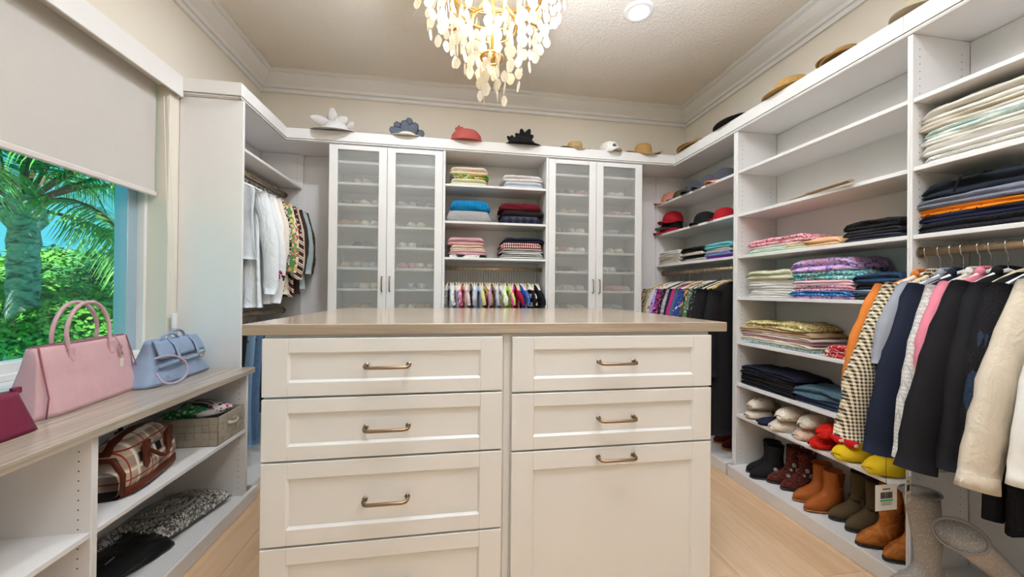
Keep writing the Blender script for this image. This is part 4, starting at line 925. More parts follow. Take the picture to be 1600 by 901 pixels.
# price tags
def price_tag(u0, v0, u1, v1, X, lab, green, tilt=0):
    a, b = at(u0, v0, X=X), at(u1, v1, X=X)
    a = at(u0, v0, Y=1.19); b = at(u1, v1, Y=1.19)
    t = thing('price_tag', lab, 'price tag', ((a.x+b.x)/2, 1.19, (a.z+b.z)/2), tilt)
    w, h = abs(b.x-a.x)/2, abs(a.z-b.z)/2
    obj('card', bx(-w, w, -.0008, .0008, -h, h, c=0), C('tag_card', c=(240, 238, 234), rough=.6), t)
    br = MB(); rdd = random.Random(4); x = -w*.55
    while x < w*.55: ww = rdd.uniform(.0008, .0022); br.box(x, x+ww, -.0014, -.0009, -.004, h*.42); x += ww+rdd.uniform(.0007, .0018)
    obj('barcode', br, DARK, t, kind='stuff')
    if green: obj('price_strip', bx(-w*.6, w*.6, -.0014, -.0009, -h*.30, -h*.16, c=0), C('tag_green', c=(70, 190, 130)), t)
    ln = MB()
    for q in ((.62, .70) if not green else (.60, .66, )): ln.box(-w*.35, w*.35, -.0014, -.0009, h*q, h*(q+.05))
    for q in (-.45, -.58): ln.box(-w*.5, w*.5, -.0014, -.0009, h*q, h*(q+.05))
    obj('print_lines', ln, C('tag_grey', c=(120, 120, 124)), t, kind='stuff')
    obj('string', MB().tube([(0, 0, h*.85), (.002, .002, h*1.5), (.004, .004, h+.10), (.004, .006, h+.13)], .0008, 5), DARK, t)
price_tag(1368, 758, 1401, 795, 1.5, 'square white price tag with barcode and green strip over the cowboy boots', True)
price_tag(1411, 746, 1426, 784, 1.5, 'narrow white price tag with barcode right of the square one', False, .3)
# ================================================================== HANGING CLOTHES, CORNER UNIT (right)
GC = 'blouses and dresses in the right corner'; GCH = 'hangers in the right corner'
LEO = C('leopard', 'leo', (196, 172, 132), (60, 40, 28), (150, 110, 70), sc=60)
spec1 = [('blouse', 'leopard print blouse, farthest into the right corner', LEO), ('blouse', 'sage green sheer blouse behind the leopard one', C('sage_sheer', c=(176, 170, 138))), ('blouse', 'cream blouse with dark red dots', C('cream_dots', 'spots', (230, 214, 196), (140, 50, 50), sc=36, w=.25)),
 ('blouse', 'white blouse with large black and orange motifs', C('white_orange', 'floral', (232, 224, 214), (220, 140, 40), (40, 34, 34), (232, 224, 214), sc=22, w=.4)), ('top', 'lavender and violet flowered top', C('violet_flower', 'floral', (170, 150, 220), (90, 70, 190), (220, 190, 236), (120, 60, 150), sc=34, w=.5)),
 ('top', 'pink and plum patterned top', C('plum_pink', 'floral', (150, 60, 110), (230, 130, 180), (60, 24, 50), (90, 30, 70), sc=36, w=.5)), ('top', 'black plum blouse with small pink sprigs', C('plum_sprig', 'spots', (50, 26, 40), (190, 120, 140), sc=55, w=.22)),
 ('blouse', 'black and white speckled blouse', C('bw_speckle', 'splash', (40, 40, 44), (210, 206, 202), (50, 50, 54), (200, 196, 192), sc=75)), ('blouse', 'plain dark navy blouse with a white tag hanging', C('ink_navy', c=(34, 42, 66))), ('top', 'magenta trimmed navy top', C('magenta', c=(190, 50, 110))),
 ('jacket', 'short faded denim shirt with ruffled front', C('faded_denim', 'tweed', (66, 88, 116), (92, 112, 140), (56, 76, 102), sc=300)), ('top', 'royal blue patterned top', C('royal_print', 'floral', (56, 70, 130), (200, 210, 230), (40, 50, 100), (90, 110, 170), sc=50, w=.35)),
 ('blouse', 'burnt orange and olive patterned blouse', C('orange_olive', 'floral', (70, 80, 60), (220, 150, 70), (96, 110, 80), (40, 44, 40), sc=30, w=.5)), ('blouse', 'green and cream leaf print blouse', C('leaf_print', 'floral', (86, 110, 84), (222, 216, 196), (50, 70, 56), (120, 140, 104), sc=60, w=.42)),
 ('blouse', 'black blouse with fine white dots along its front', C('pin_dots', 'spots', (38, 36, 38), (220, 214, 208), sc=90, w=.2)), ('dress', 'sheer black dress third from the divider', BLK), ('dress', 'long black dress with a flared sleeve, second from the divider', C('black_crepe', c=(28, 27, 28))), ('dress', 'longest black dress with an embroidered hem, next to the divider', C('black_gauze', c=(33, 31, 32)))]
n1 = len(spec1)
for i, (nm, lab, mat) in enumerate(spec1):
    y = 3.30-(3.30-2.405)*i/(n1-1); dr = nm == 'dress'
    garment(nm, nm, lab, mat, (2.03, y, RZ-.10), GC, sw=.195, L=(.80, 1.02, 1.10)[i-15] if dr else .55+.05*(i % 3), hw=.20 if not dr else .215, sleeve=(.50 if not dr else .62), out=.05 if i < 15 else .02, r0=.055, r1=.045 if not dr else .055, seed=i+40, rz=math.radians((i*53 % 11)-5), th=.019, puff=.01 if i % 3 == 0 else 0)
    hanger((2.03, y, RZ), (HN, HG, HW, HG, HW, HW, HB, HN)[i % 8], 'hanger of the '+lab.split(',')[0].split(' behind')[0]+' in the right corner', GCH)
    if i == 8: 
        a = at(1062, 478, X=1.80); tg = obj('care_tag', bx(-.001, .001, -.018, .018, -.026, .022, c=.0005), C('tag_card', c=(240, 238, 234)), loc=(1.795, a.y, a.z)); tag(tg, 'small white paper tag hanging from the navy blouse', 'tag')
# ================================================================== HANGING CLOTHES, MIDDLE UNIT
GK = 'small tops hanging between the glass cabinets'; GKH = 'hangers between the glass cabinets'
mid = [('black and white printed', C('mk_bw', 'splash', (40, 38, 40), (220, 214, 210), (60, 56, 58), (226, 220, 214), sc=40)), ('light grey striped', C('mk_gs', 'stripe', (200, 200, 208), (160, 166, 184), sc=70, axis='y')), ('white lace', WHT), ('silver white', C('mk_sw', 'spots', (226, 224, 224), (180, 184, 196), sc=70, w=.25)), ('pink and violet scarf print', C('mk_pv', 'floral', (214, 170, 200), (120, 90, 170), (240, 200, 220), (180, 90, 130), sc=30, w=.5)),
 ('rose red edged', C('mk_rr', c=(206, 110, 120))), ('blush pink', C('mk_bp', c=(240, 184, 182))), ('shell pink', C('mk_sp', c=(244, 200, 192))), ('grey beige', C('mk_gb', c=(176, 164, 152))), ('slate', C('mk_sl', c=(120, 122, 136))), ('stone coloured', C('mk_st', c=(200, 186, 168))), ('baby blue', C('mk_bb', c=(178, 200, 232))), ('pale sky blue', C('mk_ps', c=(196, 212, 236))),
 ('soft yellow', C('mk_sy', c=(232, 214, 150))), ('brown and yellow striped', C('mk_by', 'stripe', (200, 170, 110), (120, 80, 60), sc=50, axis='y')), ('pink speckled', C('mk_pk', 'floral', (220, 140, 160), (250, 220, 220), (170, 70, 110), (230, 180, 190), sc=60, w=.4)), ('mauve', C('mk_mv', c=(190, 140, 170))), ('taupe', C('mk_tp', c=(150, 128, 108))), ('ice blue', C('mk_ib', c=(200, 214, 232))), ('pale grey', C('mk_pg', c=(190, 196, 206))),
 ('white with dark buttons', C('mk_wb', 'spots', (230, 226, 222), (50, 50, 60), sc=30, w=.15)), ('chestnut', C('mk_ch', c=(150, 90, 64))), ('lime and white', C('mk_lw', 'splash', (190, 220, 90), (190, 220, 90), (240, 240, 220), (110, 160, 50), sc=16)), ('fresh lime', C('mk_fl', c=(196, 222, 110))), ('hot pink', C('mk_hp', c=(224, 60, 130))), ('magenta draped', C('mk_md', c=(232, 90, 150))), ('crimson', C('mk_cr', c=(170, 30, 60))), ('white knit', CRM),
 ('cobalt blue', C('mk_cb', c=(40, 90, 190))), ('blue glitter', C('mk_bg', 'spots', (60, 90, 150), (170, 190, 220), sc=90, w=.3)), ('zebra print', C('mk_zb', 'splash', (240, 236, 230), (30, 28, 30), (240, 236, 230), (30, 28, 30), sc=26)), ('black and white banded', C('mk_bb2', 'stripe', (236, 232, 226), (30, 30, 32), sc=14)), ('black with white sleeves', BLK), ('charcoal', CHAR), ('black jersey', BLK), ('black with white collar', C('black_twill', c=(30, 30, 32)))]
nm_ = len(mid)
for i, (cn, mat) in enumerate(mid):
    x = -.045+(.73+.045)*i/(nm_-1); rz = PI/2+math.radians((i*41 % 25)-12); side = 'left' if i < nm_/2 else 'right'
    garment('top', 'top', f'small {cn} top, number {i+1} counting hangers from the {"left"}' if False else f'small {cn} top hanging in the {("left", "centre", "right")[min(2, i*3//nm_)]} third of the middle rod', mat, (x, 3.17, RZ-.135), GK, sw=.125, L=.36+.04*(i % 4), th=.012, sleeve=(.10 if i % 3 else None), out=.05, r0=.032, r1=.030, seed=i+90, rz=rz, amp=.006, neck=.04)
    hanger((x, 3.17, RZ), (HN, HW, HN)[i % 3], f'hanger holding the small {cn} top', GKH, sw=.12, stem=.13, rz=rz)
# ================================================================== HANGING CLOTHES, LEFT UNIT
GL = 'blouses on the upper left rod'; GLH = 'hangers on the upper left rod'
PATCH = C('brown_patch', 'diag', (226, 212, 192), (74, 44, 36), (74, 44, 36), sc=22, w=.55)
def embroidery(t, sw, L, th):
    rdd = random.Random(2); mb = MB(); mb2 = MB()
    for k in range(16):
        a = rdd.uniform(0, 6.28); r = abs(rdd.gauss(0, .014)); mb.ball((-.262+r*math.cos(a), .060+rdd.uniform(0, .004), -.60+r*math.sin(a)), .011, .003, .011, n=7, m=4)
    for k in range(12):
        a = rdd.uniform(0, 6.28); r = rdd.uniform(.022, .045); mb2.ball((-.265+r*math.cos(a), .059, -.605+r*math.sin(a)*.8), .007, .003, .010, n=6, m=4)
    obj('flower_embroidery', mb, C('emb_rose', c=(180, 50, 84)), t, kind='stuff'); obj('leaf_embroidery', mb2, C('emb_dark', c=(70, 44, 50)), t, kind='stuff')
specL = [('shirt', 'pale grey blue shirt, nearest garment to the window side panel', C('pale_chambray', c=(206, 211, 214), bs=20), .50, .0), ('blouse', 'sheer white blouse with gathered neck, second from the panel', C('white_voile', c=(232, 236, 238), bs=26), .80, .015), ('blouse', 'white embroidered blouse with red flower on its puffed sleeve', C('white_gauze', c=(238, 238, 236), bs=22), .78, .035),
 ('blouse', 'white blouse with black flower band behind the embroidered one', C('white_black_band', 'splash', (236, 230, 222), (236, 230, 222), (236, 230, 222), (50, 44, 44), sc=18), .62, .01), ('dress', 'ivory linen tunic with small flower sprigs', C('ivory_sprig', 'spots', (228, 216, 198), (170, 150, 130), sc=60, w=.16), .66, .0), ('blouse', 'black and cream vine print blouse', C('vine', 'splash', (232, 222, 206), (60, 50, 48), (232, 222, 206), (180, 60, 60), sc=30), .62, .0),
 ('dress', 'green and yellow panelled tunic', C('green_yellow', 'floral', (92, 140, 80), (228, 206, 110), (220, 130, 110), (226, 214, 190), sc=34, w=.45), .70, .0), ('dress', 'coral flowered cream tunic', C('coral_flower', 'floral', (232, 216, 192), (204, 90, 84), (220, 180, 90), (120, 140, 84), sc=24, w=.42), .72, .0), ('dress', 'brown and cream patchwork tunic with diagonal stripes', PATCH, .74, .0),
 ('blouse', 'cream blouse with a brown edge right of the patchwork tunic', C('cream_plain', c=(228, 208, 184)), .72, .0), ('blouse', 'teal, brown and grey striped blouse', C('teal_stripe', 'stripe', (164, 188, 190), (70, 50, 46), (208, 214, 208), sc=16, axis='y'), .72, .0), ('blouse', 'pale aqua blouse near the glass cabinet', C('pale_aqua', c=(190, 206, 204)), .68, .0), ('blouse', 'dark brown snake print blouse closest to the glass cabinet', C('snake', 'leo', (90, 68, 54), (44, 32, 28), (150, 120, 96), sc=50), .62, .0)]
nl = len(specL)
for i, (nm, lab, mat, L, puff) in enumerate(specL):
    y = 2.52+(3.28-2.52)*i/(nl-1)
    mt = mat
    garment(nm, nm, lab, mt, (-1.40, y, 2.043-.10), GL, sw=.185, L=L, hw=.19+.012*(i % 3), th=.022, sleeve=(None, .66, .72, .5, .45, .45, .5, .5, .55, .55, .5, .5, .5)[i], out=.02 if i not in (1, 2) else .05, sleeves=(-1, 1), r0=.05, r1=.042, puff=puff, seed=i+140, rz=PI+math.radians((i*31 % 9)-4), folds=9 if i < 3 else 5, amp=.022 if i < 3 else .012, cuff=None, extra=embroidery if i == 2 else None)
    hanger((-1.40, y, 2.043), HW if i % 2 else HN, 'hanger of the '+lab.split(',')[0].split(' right')[0].split(' near')[0].split(' closest')[0], GLH, sw=.18)
for k in range(26):       # spare hangers crowd the rod
    y = 2.50+k*.032
    if any(abs(y-(2.52+(3.28-2.52)*i/(nl-1))) < .012 for i in range(nl)): continue
    hanger((-1.40, y, 2.043), HW, 'spare white hanger squeezed among the blouses on the upper left rod', 'spare hangers on the upper left rod', sw=.18)
GLL = 'trousers on the lower left rod'
low = [('pair of black trousers nearest the side panel', BLK, .62), ('pale blue washed jeans hanging just below the worktop corner', C('sky_denim', 'tweed', (104, 132, 158), (134, 160, 182), (90, 118, 146), sc=300), .74), ('blue jeans behind the washed pair', C('mid_denim', 'tweed', (72, 100, 132), (100, 128, 156), (62, 90, 120), sc=300), .76), ('black leggings on a striped clip hanger', BLK, .5), ('charcoal trousers in the lower left row', CHAR, .6), ('navy trousers in the lower left row', NVY, .62), ('black skirt in the lower left row', C('black_twill', c=(30, 30, 32)), .5), ('grey trousers farthest down the lower left row', C('grey_flannel', c=(120, 120, 124)), .6)]
for i, (lab, mat, L) in enumerate(low):
    y = 2.52+i*.095
    garment('trousers', 'trousers', lab, mat, (-1.40, y, 1.085-.10), GLL, sw=.15, L=L, hw=.13, th=.02, neck=.13, slope=.01, seed=i+170, amp=.005, rz=math.radians((i*29 % 7)-3))
    hanger((-1.40, y, 1.085), HB, 'black hanger holding the '+lab.split(' near')[0].split(' hanging')[0].split(' behind')[0].split(' on a')[0].split(' in the')[0].split(' farthest')[0], 'hangers on the lower left rod', sw=.15)
# ================================================================== HATS
def brim_mb(ri, ro, zi, zo, wave=0, n=40, th=.004, sx=1, sy=1, nw=2, ph=0):
    mb = MB(); rows = []
    prof = [(0, 0), (.3, .1), (.6, .4), (.85, .8), (1, 1)]
    def ringp(q, w, dz):
        r = ri+(ro-ri)*q; return [(r*sx*math.cos(2*PI*j/n), r*sy*math.sin(2*PI*j/n), zi+(zo-zi)*w+wave*q*q*math.cos(nw*2*PI*j/n+ph)+dz) for j in range(n)]
    for q, w in prof: rows.append(ringp(q, w, th))
    for q, w in prof[::-1]: rows.append(ringp(q, w, 0))
    return mb.grid(rows, closed_u=True)
def hat(label, group, loc, rz, mat, ri=.085, ro=.17, crown_h=.09, kind='round', wave=0, drop=-.0, band=None, name='hat', rot=None, sx=1, sy=1, nw=2, ph=0, mat_brim=None):
    t = thing(name, label, 'hat', loc, rz, group, rot)
    obj('brim', brim_mb(ri*.96, ro, 0, drop, wave, sx=sx, sy=sy, nw=nw, ph=ph), mat_brim or mat, t, True)
    pr = {'round': [(1, 0), (1.0, .3), (.95, .65), (.78, .9), (.4, 1.0), (.001, 1.02)], 'flat': [(1, 0), (.98, .5), (.93, .9), (.85, 1.0), (.001, 1.0)], 'dent': [(1, 0), (.97, .4), (.90, .85), (.78, 1.0), (.45, .90), (.001, .80)], 'low': [(1, 0), (.95, .5), (.7, .9), (.001, 1.0)]}[kind]
    obj('crown', MB().lathe([(ri*a, crown_h*b) for a, b in pr], 28, sx=sx, sy=sy), mat, t, True)
    if band: obj('band', MB().lathe([(ri*1.015, .004), (ri*1.02, .018), (ri*1.0, .024)], 28, sx=sx, sy=sy), band, t, True)
    return t
def bow(t, mat, c, s=.05, n=5, tall=1.0, name='bow_petal', seed=0, rim=None):
    "upright fan of curled petals"
    rd = random.Random(seed)
    for k in range(n):
        a = (-1.15+2.3*k/(n-1) if n > 1 else 0)+rd.uniform(-.12, .12); L = 1.75*s*(tall*.8)*rd.uniform(.85, 1.1); w = s*.50; rows = []; y0 = (k % 2)*.016-.008
        for i in range(8):
            q = i/7; ww = w*math.sin(PI*(q*.86+.07))**.8*(1.0 if q < .7 else 1); row = []
            for side in (0, 1):
                for j in (range(7) if side == 0 else range(6, -1, -1)):
                    u = -1+2*j/6; lx = u*ww; lz = q*L; ly = -.35*w*(1-u*u)*math.sin(PI*q)+(.0016 if side else 0)-q*q*.02
                    row.append((c[0]+lx*math.cos(a)+lz*math.sin(a), c[1]+y0+ly, c[2]+lz*math.cos(a)-lx*math.sin(a)))
            rows.append(row)
        mb = MB(); mb.grid(rows, closed_u=True); o = obj(name, mb, mat, t, True)
        if rim: obj('petal_rim', MB().tube([r[0] for r in rows]+[rows[-1][3]]+[r[6] for r in rows[::-1]], .0022, 5), rim, o, True)
SIN = C('white_sinamay', c=(226, 220, 214)); STRAW = C('straw', 'knit', (206, 166, 104), (150, 110, 60), sc=230); STRAWP = C('pale_straw', 'knit', (206, 180, 130), (160, 130, 84), sc=230); STRAWD = C('raffia', 'stripe', (190, 150, 96), (120, 86, 48), sc=110); BLKS = C('black_straw', 'knit', (44, 42, 42), (20, 20, 22), sc=230)
GHT = 'hats along the top of the closet'
HY = 3.15; HZ = 2.4905
t = hat('wide white dress hat with pointed white bows, leftmost on the cornice', GHT, (-.935, HY-.03, HZ+.018), 0, SIN, .10, .185, .075, 'low', drop=-.01, wave=.004, rot=(.12, 0, 0)); bow(t, SIN, (-.03, 0, .05), .08, 3, 1.3, seed=1); bow(t, SIN, (.08, 0, .05), .055, 2, 1.0, seed=2)
t = hat('cream hat with large navy mesh bow, second from the left on the cornice', GHT, (-.388, HY-.01, HZ), 0, C('cream_hat', c=(232, 220, 200)), .09, .155, .06, 'low', drop=.0, wave=.006); bow(t, C('navy_mesh', 'tweed', (92, 98, 110), (120, 126, 136), (50, 56, 70), sc=150), (0, 0, .03), .09, 6, 1.15, seed=3, rim=C('navy_rim', c=(30, 32, 42)))
t = hat('coral red dress hat with small feather loops on the cornice', GHT, (.095, HY, HZ-.002), 0, C('coral_sinamay', c=(196, 100, 92)), .13, .175, .115, 'round', drop=-.002, wave=.003); bow(t, C('coral_sinamay', c=(196, 100, 92)), (-.06, -.04, .10), .03, 5, 1.0, seed=4)
t = hat('black dress hat with looped ribbons over the middle shelves', GHT, (.565, HY, HZ-.002), 0, BLKS, .13, .19, .09, 'low', drop=-.004, wave=.005); bow(t, C('black_ribbon', c=(36, 36, 40)), (.03, 0, .08), .055, 4, 1.2, seed=5); bow(t, C('black_ribbon', c=(36, 36, 40)), (-.08, 0, .07), .035, 3, 1.0, seed=6)
hat('pale straw cowboy hat with a woven band, left of the white cap', GHT, (1.05, HY, HZ+.012), .1, STRAWP, .07, .135, .08, 'dent', wave=-.026, band=STRAWD, ph=PI)
def cap(label, group, loc, rz, mat, brim=None, name='cap', s=1.0, rot=None, badge=None):
    t = thing(name, label, 'cap', loc, rz, group, rot); R = .088*s
    obj('crown', MB().lathe([(R, 0), (R*1.0, .03*s), (R*.93, .06*s), (R*.72, .088*s), (R*.4, .102*s), (.001, .106*s)], 20, sy=1.1), mat, t, True)
    obj('top_button', MB().ball((0, 0, .107*s), .008*s, rz=.004), brim or mat, t, True)
    mb = MB(); rows = []
    for i in range(7):
        q = i/6; y = -R*1.0-q*.072*s; row = []
        for j in range(11):
            u = -1+2*j/10; wq = R*.98*(1-.35*q*q); yy = -R*1.1*math.sqrt(max(1-(u*.85)**2, 0))*(1-q)+(-R*1.1-.072*s*math.sqrt(max(1-u*u*.8, 0)))*q
            row.append((u*wq*(.86+.14*(1-q)), yy, .008*s-.016*s*u*u-.010*q))
        row += [(x, y2, z-.0035) for x, y2, z in row[::-1]]; rows.append(row)
    mb.grid(rows, closed_u=True); n = 22; mb.f += [tuple(range(n)), tuple(range(6*n+n-1, 6*n-1, -1))]; mb.mi += [0, 0]
    obj('brim', mb, brim or mat, t, True)
    if badge: obj('badge', MB().ball((0, -R*1.03, .045*s), .02*s, .006, .018*s), badge, t, True)
    return t
cap('white mesh cap with dark emblem on the cornice above the right glass cabinet', GHT, (1.36, HY-.02, HZ+.004), .15, C('white_cap', 'spots', (232, 226, 216), (120, 114, 110), sc=90, w=.2), C('white_cap_brim', c=(226, 218, 206)), badge=C('cap_badge', 'spots', (60, 56, 60), (230, 226, 220), sc=160, w=.3))
hat('curled golden straw cowboy hat beside the right corner', GHT, (1.70, HY, HZ+.014), -.15, STRAW, .075, .155, .10, 'dent', wave=-.034, ph=PI, sx=1.05)
for i, (u0, v0, u1, v1, ch, mat, kd, lab) in enumerate(((1052, 238, 1105, 208, .05, STRAWD, 'low', 'brown raffia hat with broad brim in the right corner on the cornice'), (1106, 207, 1175, 170, .05, BLKS, 'low', 'black straw hat with pale band over the right corner unit'),
    (1181, 162, 1262, 118, .075, STRAW, 'round', 'rounded tan straw hat above the left part of the long shelves'), (1265, 111, 1352, 60, .045, STRAWD, 'low', 'flat straw sun hat with striped underside above the long shelves'), (1380, 44, 1475, -4, .07, C('beige_canvas_hat', c=(188, 172, 148)), 'low', 'large beige canvas sun hat at the top right edge'))):
    a, b = at(u0, v0, X=1.97), at(u1, v1, X=1.97); r = abs(a.y-b.y)/2*.82
    hat(lab, GHT, (1.935+r*.80, (a.y+b.y)/2, HZ+.004), i*.7, mat, r*.66, r*1.04, ch+.018, kd, drop=.006 if i != 3 else .012, wave=.006, band=(C('pale_band', c=(210, 200, 200)) if i == 1 else None))
# ---------------------------------------------------------------- caps in the right corner unit
GCP = 'caps in the right corner unit'
PCH = C('peach_cap', c=(224, 150, 124)); GRY = C('grey_cap', c=(84, 84, 90)); RED = C('red_cap', c=(176, 34, 44)); DGR = C('olive_cap', c=(90, 84, 60))
def cy_(u, v=300, X=2.06): return at(u, v, X=X).y
for lab, u, z, mt, bm, sc in (('peach coloured cap on the top corner shelf', 1048, 2.113, PCH, PCH, 1.0), ('olive cap tucked behind the peach one', 1063, 2.113, DGR, DGR, .8), ('grey cap with pale edge in the middle of the top corner shelf', 1086, 2.113, GRY, C('dark_cap', c=(50, 46, 52)), 1.0), ('second grey cap on the top corner shelf', 1107, 2.113, GRY, GRY, 1.0), ('grey cap with coral lining beside the divider', 1130, 2.113, GRY, PCH, 1.0),
    ('red cap at the bottom of the cap heap, far left', 1046, 1.823, RED, RED, 1.0), ('black cap in front on the second corner shelf', 1100, 1.823, BLK, BLK, 1.0), ('small red cap beside the divider on the second corner shelf', 1130, 1.823, RED, RED, .85)):
    cap(lab, GCP, (2.075, cy_(u), z+.012), -PI/2+random.Random(u).uniform(-.5, .3), mt, bm, s=sc)
cap('black and grey cap on top of the red one', GCP, (2.085, cy_(1047), 1.823+.060), -PI/2-.2, BLK, GRY, s=.98)
cap('bright red cap topping the heap', GCP, (2.08, cy_(1049), 1.823+.110), -PI/2+.2, RED, RED, s=1.02)
# ================================================================== SHOES BEHIND GLASS
cols = [('beige', (206, 186, 166)), ('white', (232, 226, 218)), ('grey', (140, 134, 130)), ('rose', (206, 150, 146)), ('tan', (186, 146, 104)), ('silver', (190, 190, 194)), ('black', (60, 56, 56)), ('cream', (224, 212, 188))]
smesh = {}
rdS = random.Random(23)
dn = [('leftmost', -.885, -.60), ('second', -.45, -.165), ('third', .855, 1.13), ('rightmost', 1.285, 1.565)]
on = ['second', 'third', 'fourth', 'fifth', 'sixth', 'seventh', 'eighth']
for di, (dname, xa, xb) in enumerate(dn):
    for si, z in enumerate(SHZ[1:8]):
        npair = 2 if (di+si) % 3 else 1
        if (di, si) in ((1, 0),): continue
        for p in range(npair):
            cn, cc = cols[(di*3+si*2+p*5) % 8]; xc = xa+(xb-xa)*((p+.5)/npair)
            for q in (-1, 1):
                key = 'shoe_'+cn
                mt = C(key, c=cc, rough=.5)
                lab = f'{cn} shoe {("left", "right")[p] if npair > 1 else "alone"} behind the {dname} glass door, {on[si]} shelf down'
                if key not in smesh: o = obj('shoe', low_shoe_mb(), mt, None, True); smesh[key] = o.data
                else: o = bpy.data.objects.new('shoe', smesh[key]); COL.objects.link(o)
                o.location = (xc+q*.043, 3.20+rdS.uniform(-.01, .01), z+.0005); o.rotation_euler = (0, 0, rdS.uniform(-.12, .12))
                if npair == 1: lab = f'{cn} shoe of the only pair on the {on[si]} shelf behind the {dname} glass door'
                else: lab = f'{cn} shoe, {("left", "right")[p]} pair on the {on[si]} shelf behind the {dname} glass door'
                tag(o, lab, 'shoe', f'{cn} shoes, {("left", "right")[p]} pair, {on[si]} shelf, {dname} glass door')
# ================================================================== RIGHT SHELVES: slippers and boots
def RP(u, v, z, dx=.0): p = at(u, v, Z=z); return p
S4 = .4245
CRMF = C('cream_fleece', 'knit', (236, 226, 208), (214, 198, 178), sc=120); BEIGEF = C('beige_fleece', 'knit', (222, 196, 172), (196, 166, 142), sc=120); REDF = C('red_fur', 'knit', (226, 48, 34), (170, 20, 20), sc=110); YEL = C('yellow_plush', c=(246, 206, 40)); PDOT = C('red_polka', 'spots', (214, 36, 36), (246, 240, 236), sc=26, w=.34)
def embro(t, L, W, H):
    mb = MB(); r = random.Random(3)
    for k in range(14): mb.ball((r.uniform(-.024, .004), -L*.5+.045+r.uniform(0, .05), H*.98+.016+r.uniform(-.003, .002)), .006, .008, .003, n=6, m=4)
    obj('brown_embroidery', mb, C('emb_brown', c=(170, 92, 34)), t, kind='stuff')
    mb = MB()
    for k in range(9): a = k*.7; mb.ball((.018+.011*math.cos(a), -L*.5+.075+.011*math.sin(a), H*.93+.014), .003, n=5, m=3)
    obj('dark_embroidery', mb, C('emb_dark', c=(70, 44, 50)), t, kind='stuff')
GSL = 'slippers on the low shelf'
SR = -PI/2
wh = C('white_leather', c=(232, 222, 204), rough=.5)
slipper('white mule slipper with brown embroidery, lower of the stacked pair', GSL, (2.075, 2.205, S4), SR, wh, TAN, TAN, H=.045, W=.052, fuzz=.001)
slipper('white mule slipper with brown embroidered toe, resting on its twin', GSL, (2.08, 2.20, S4+.066), SR+.08, wh, TAN, TAN, H=.05, W=.052, fuzz=.001, extra=embro)
slipper('flat navy slipper in front of the white mules', GSL, (2.06, 2.085, S4), SR-.05, NVY, BLK, NVY, H=.022, fuzz=.001)
for i, (y, z, m, lab) in enumerate(((1.985, 0, CRMF, 'cream fleece slipper, lower left of the fluffy stack'), (1.97, .075, CRMF, 'cream fleece slipper, upper left of the fluffy stack'), (1.845, 0, BEIGEF, 'beige fleece slipper, lower right of the fluffy stack'), (1.84, .075, CRMF, 'cream fleece slipper with pink edge, upper right of the fluffy stack'))):
    slipper(lab, GSL, (2.06+.01*i, y, S4+z), SR+(-.1, .1, -.05, .12)[i], m, m, m, W=.055, H=.050, fuzz=.006, seed=i)
for i, (y, z, lab) in enumerate(((1.735, 0, 'shaggy red slipper, lower one beside the fleece slippers'), (1.705, .07, 'shaggy red slipper resting on the other red one'))):
    slipper(lab, GSL, (2.06, y, S4+z), SR+.1*i, REDF, REDF, REDF, W=.05, H=.05, fuzz=.016, seed=i+9)
slipper('bright yellow plush slipper with red polka dot bow under the houndstooth blazer', GSL, (2.055, 1.60, S4), SR, YEL, YEL, YEL, W=.06, H=.06, fuzz=.003, extra=lambda t, L, W, H: [obj('polka_dot_bow', MB().ball((s*.032, -L*.30, H+.035), .034, .024, .026), PDOT, t, True) for s in (-1, 1)])
slipper('second yellow plush slipper nearer the tall divider', GSL, (2.055, 1.455, S4), SR, YEL, YEL, YEL, W=.06, H=.055, fuzz=.003)
B0 = .0725
GBT = 'ankle boots on the bottom shelf'
def fl_patch(t, L, W, H, zt, ym, sh):
    r = random.Random(8); mb = MB()
    for k in range(10):
        z = r.uniform(.05, zt-.01); a = r.uniform(0, 6.28); w = W*.82 if z > .08 else W*.9; yl = sh if z > .08 else L*.3
        yc = ym if z > .08 else -.02; mb.ball((w*math.cos(a)*.98, yc+yl*.95*math.sin(a), z), .014, .014, .014, n=7, m=4)
    obj('fabric_flower', mb, C('silver_rosette', 'splash', (170, 164, 150), (110, 104, 96), (190, 184, 170), (90, 84, 78), sc=90), t, kind='stuff')
def chelsea(t, L, W, H, zt, ym, sh):
    for s in (-1, 1): obj('elastic_panel', MB().prism([(ym-.022, zt-.004), (ym+.026, zt-.004), (ym+.014, zt-.075), (ym-.008, zt-.075)], s*(W*.86), s*(W*.9+.003), 'X'), C('brown_elastic', 'stripe', (120, 60, 28), (90, 44, 20), sc=400, axis='y'), t)
def straps(t, L, W, H, zt, ym, sh):
    mb = MB(); mb.tube([(W*.87*math.cos(a), ym+sh*1.15*math.sin(a), .115+.02*math.sin(a)) for a in [2*PI*i/20 for i in range(20)]], .006, 6, closed=True, flat=(1.8, .5)); obj('strap', mb, C('brown_suede_strap', c=(76, 56, 40)), t, True)
    obj('strap_end', MB().tube([(W*.93, ym-.035, .12), (W*.98, ym-.045, .08), (W*.99, ym-.05, .045)], .007, 6, flat=(1.6, .5)), C('brown_suede_strap', c=(76, 56, 40)), t, True)
def western(t, L, W, H, zt, ym, sh):
    for s in (-1, 1):
        for dz in (0, .014, .028):
            obj('stitching', MB().tube([(s*(W*.84+.004), ym+yy, .12+dz+.02*abs(math.sin(i*1.57))) for i, yy in enumerate((-.04, -.02, 0, .02, .04))], .0018, 5), C('dark_stitch', c=(110, 56, 24)), t)
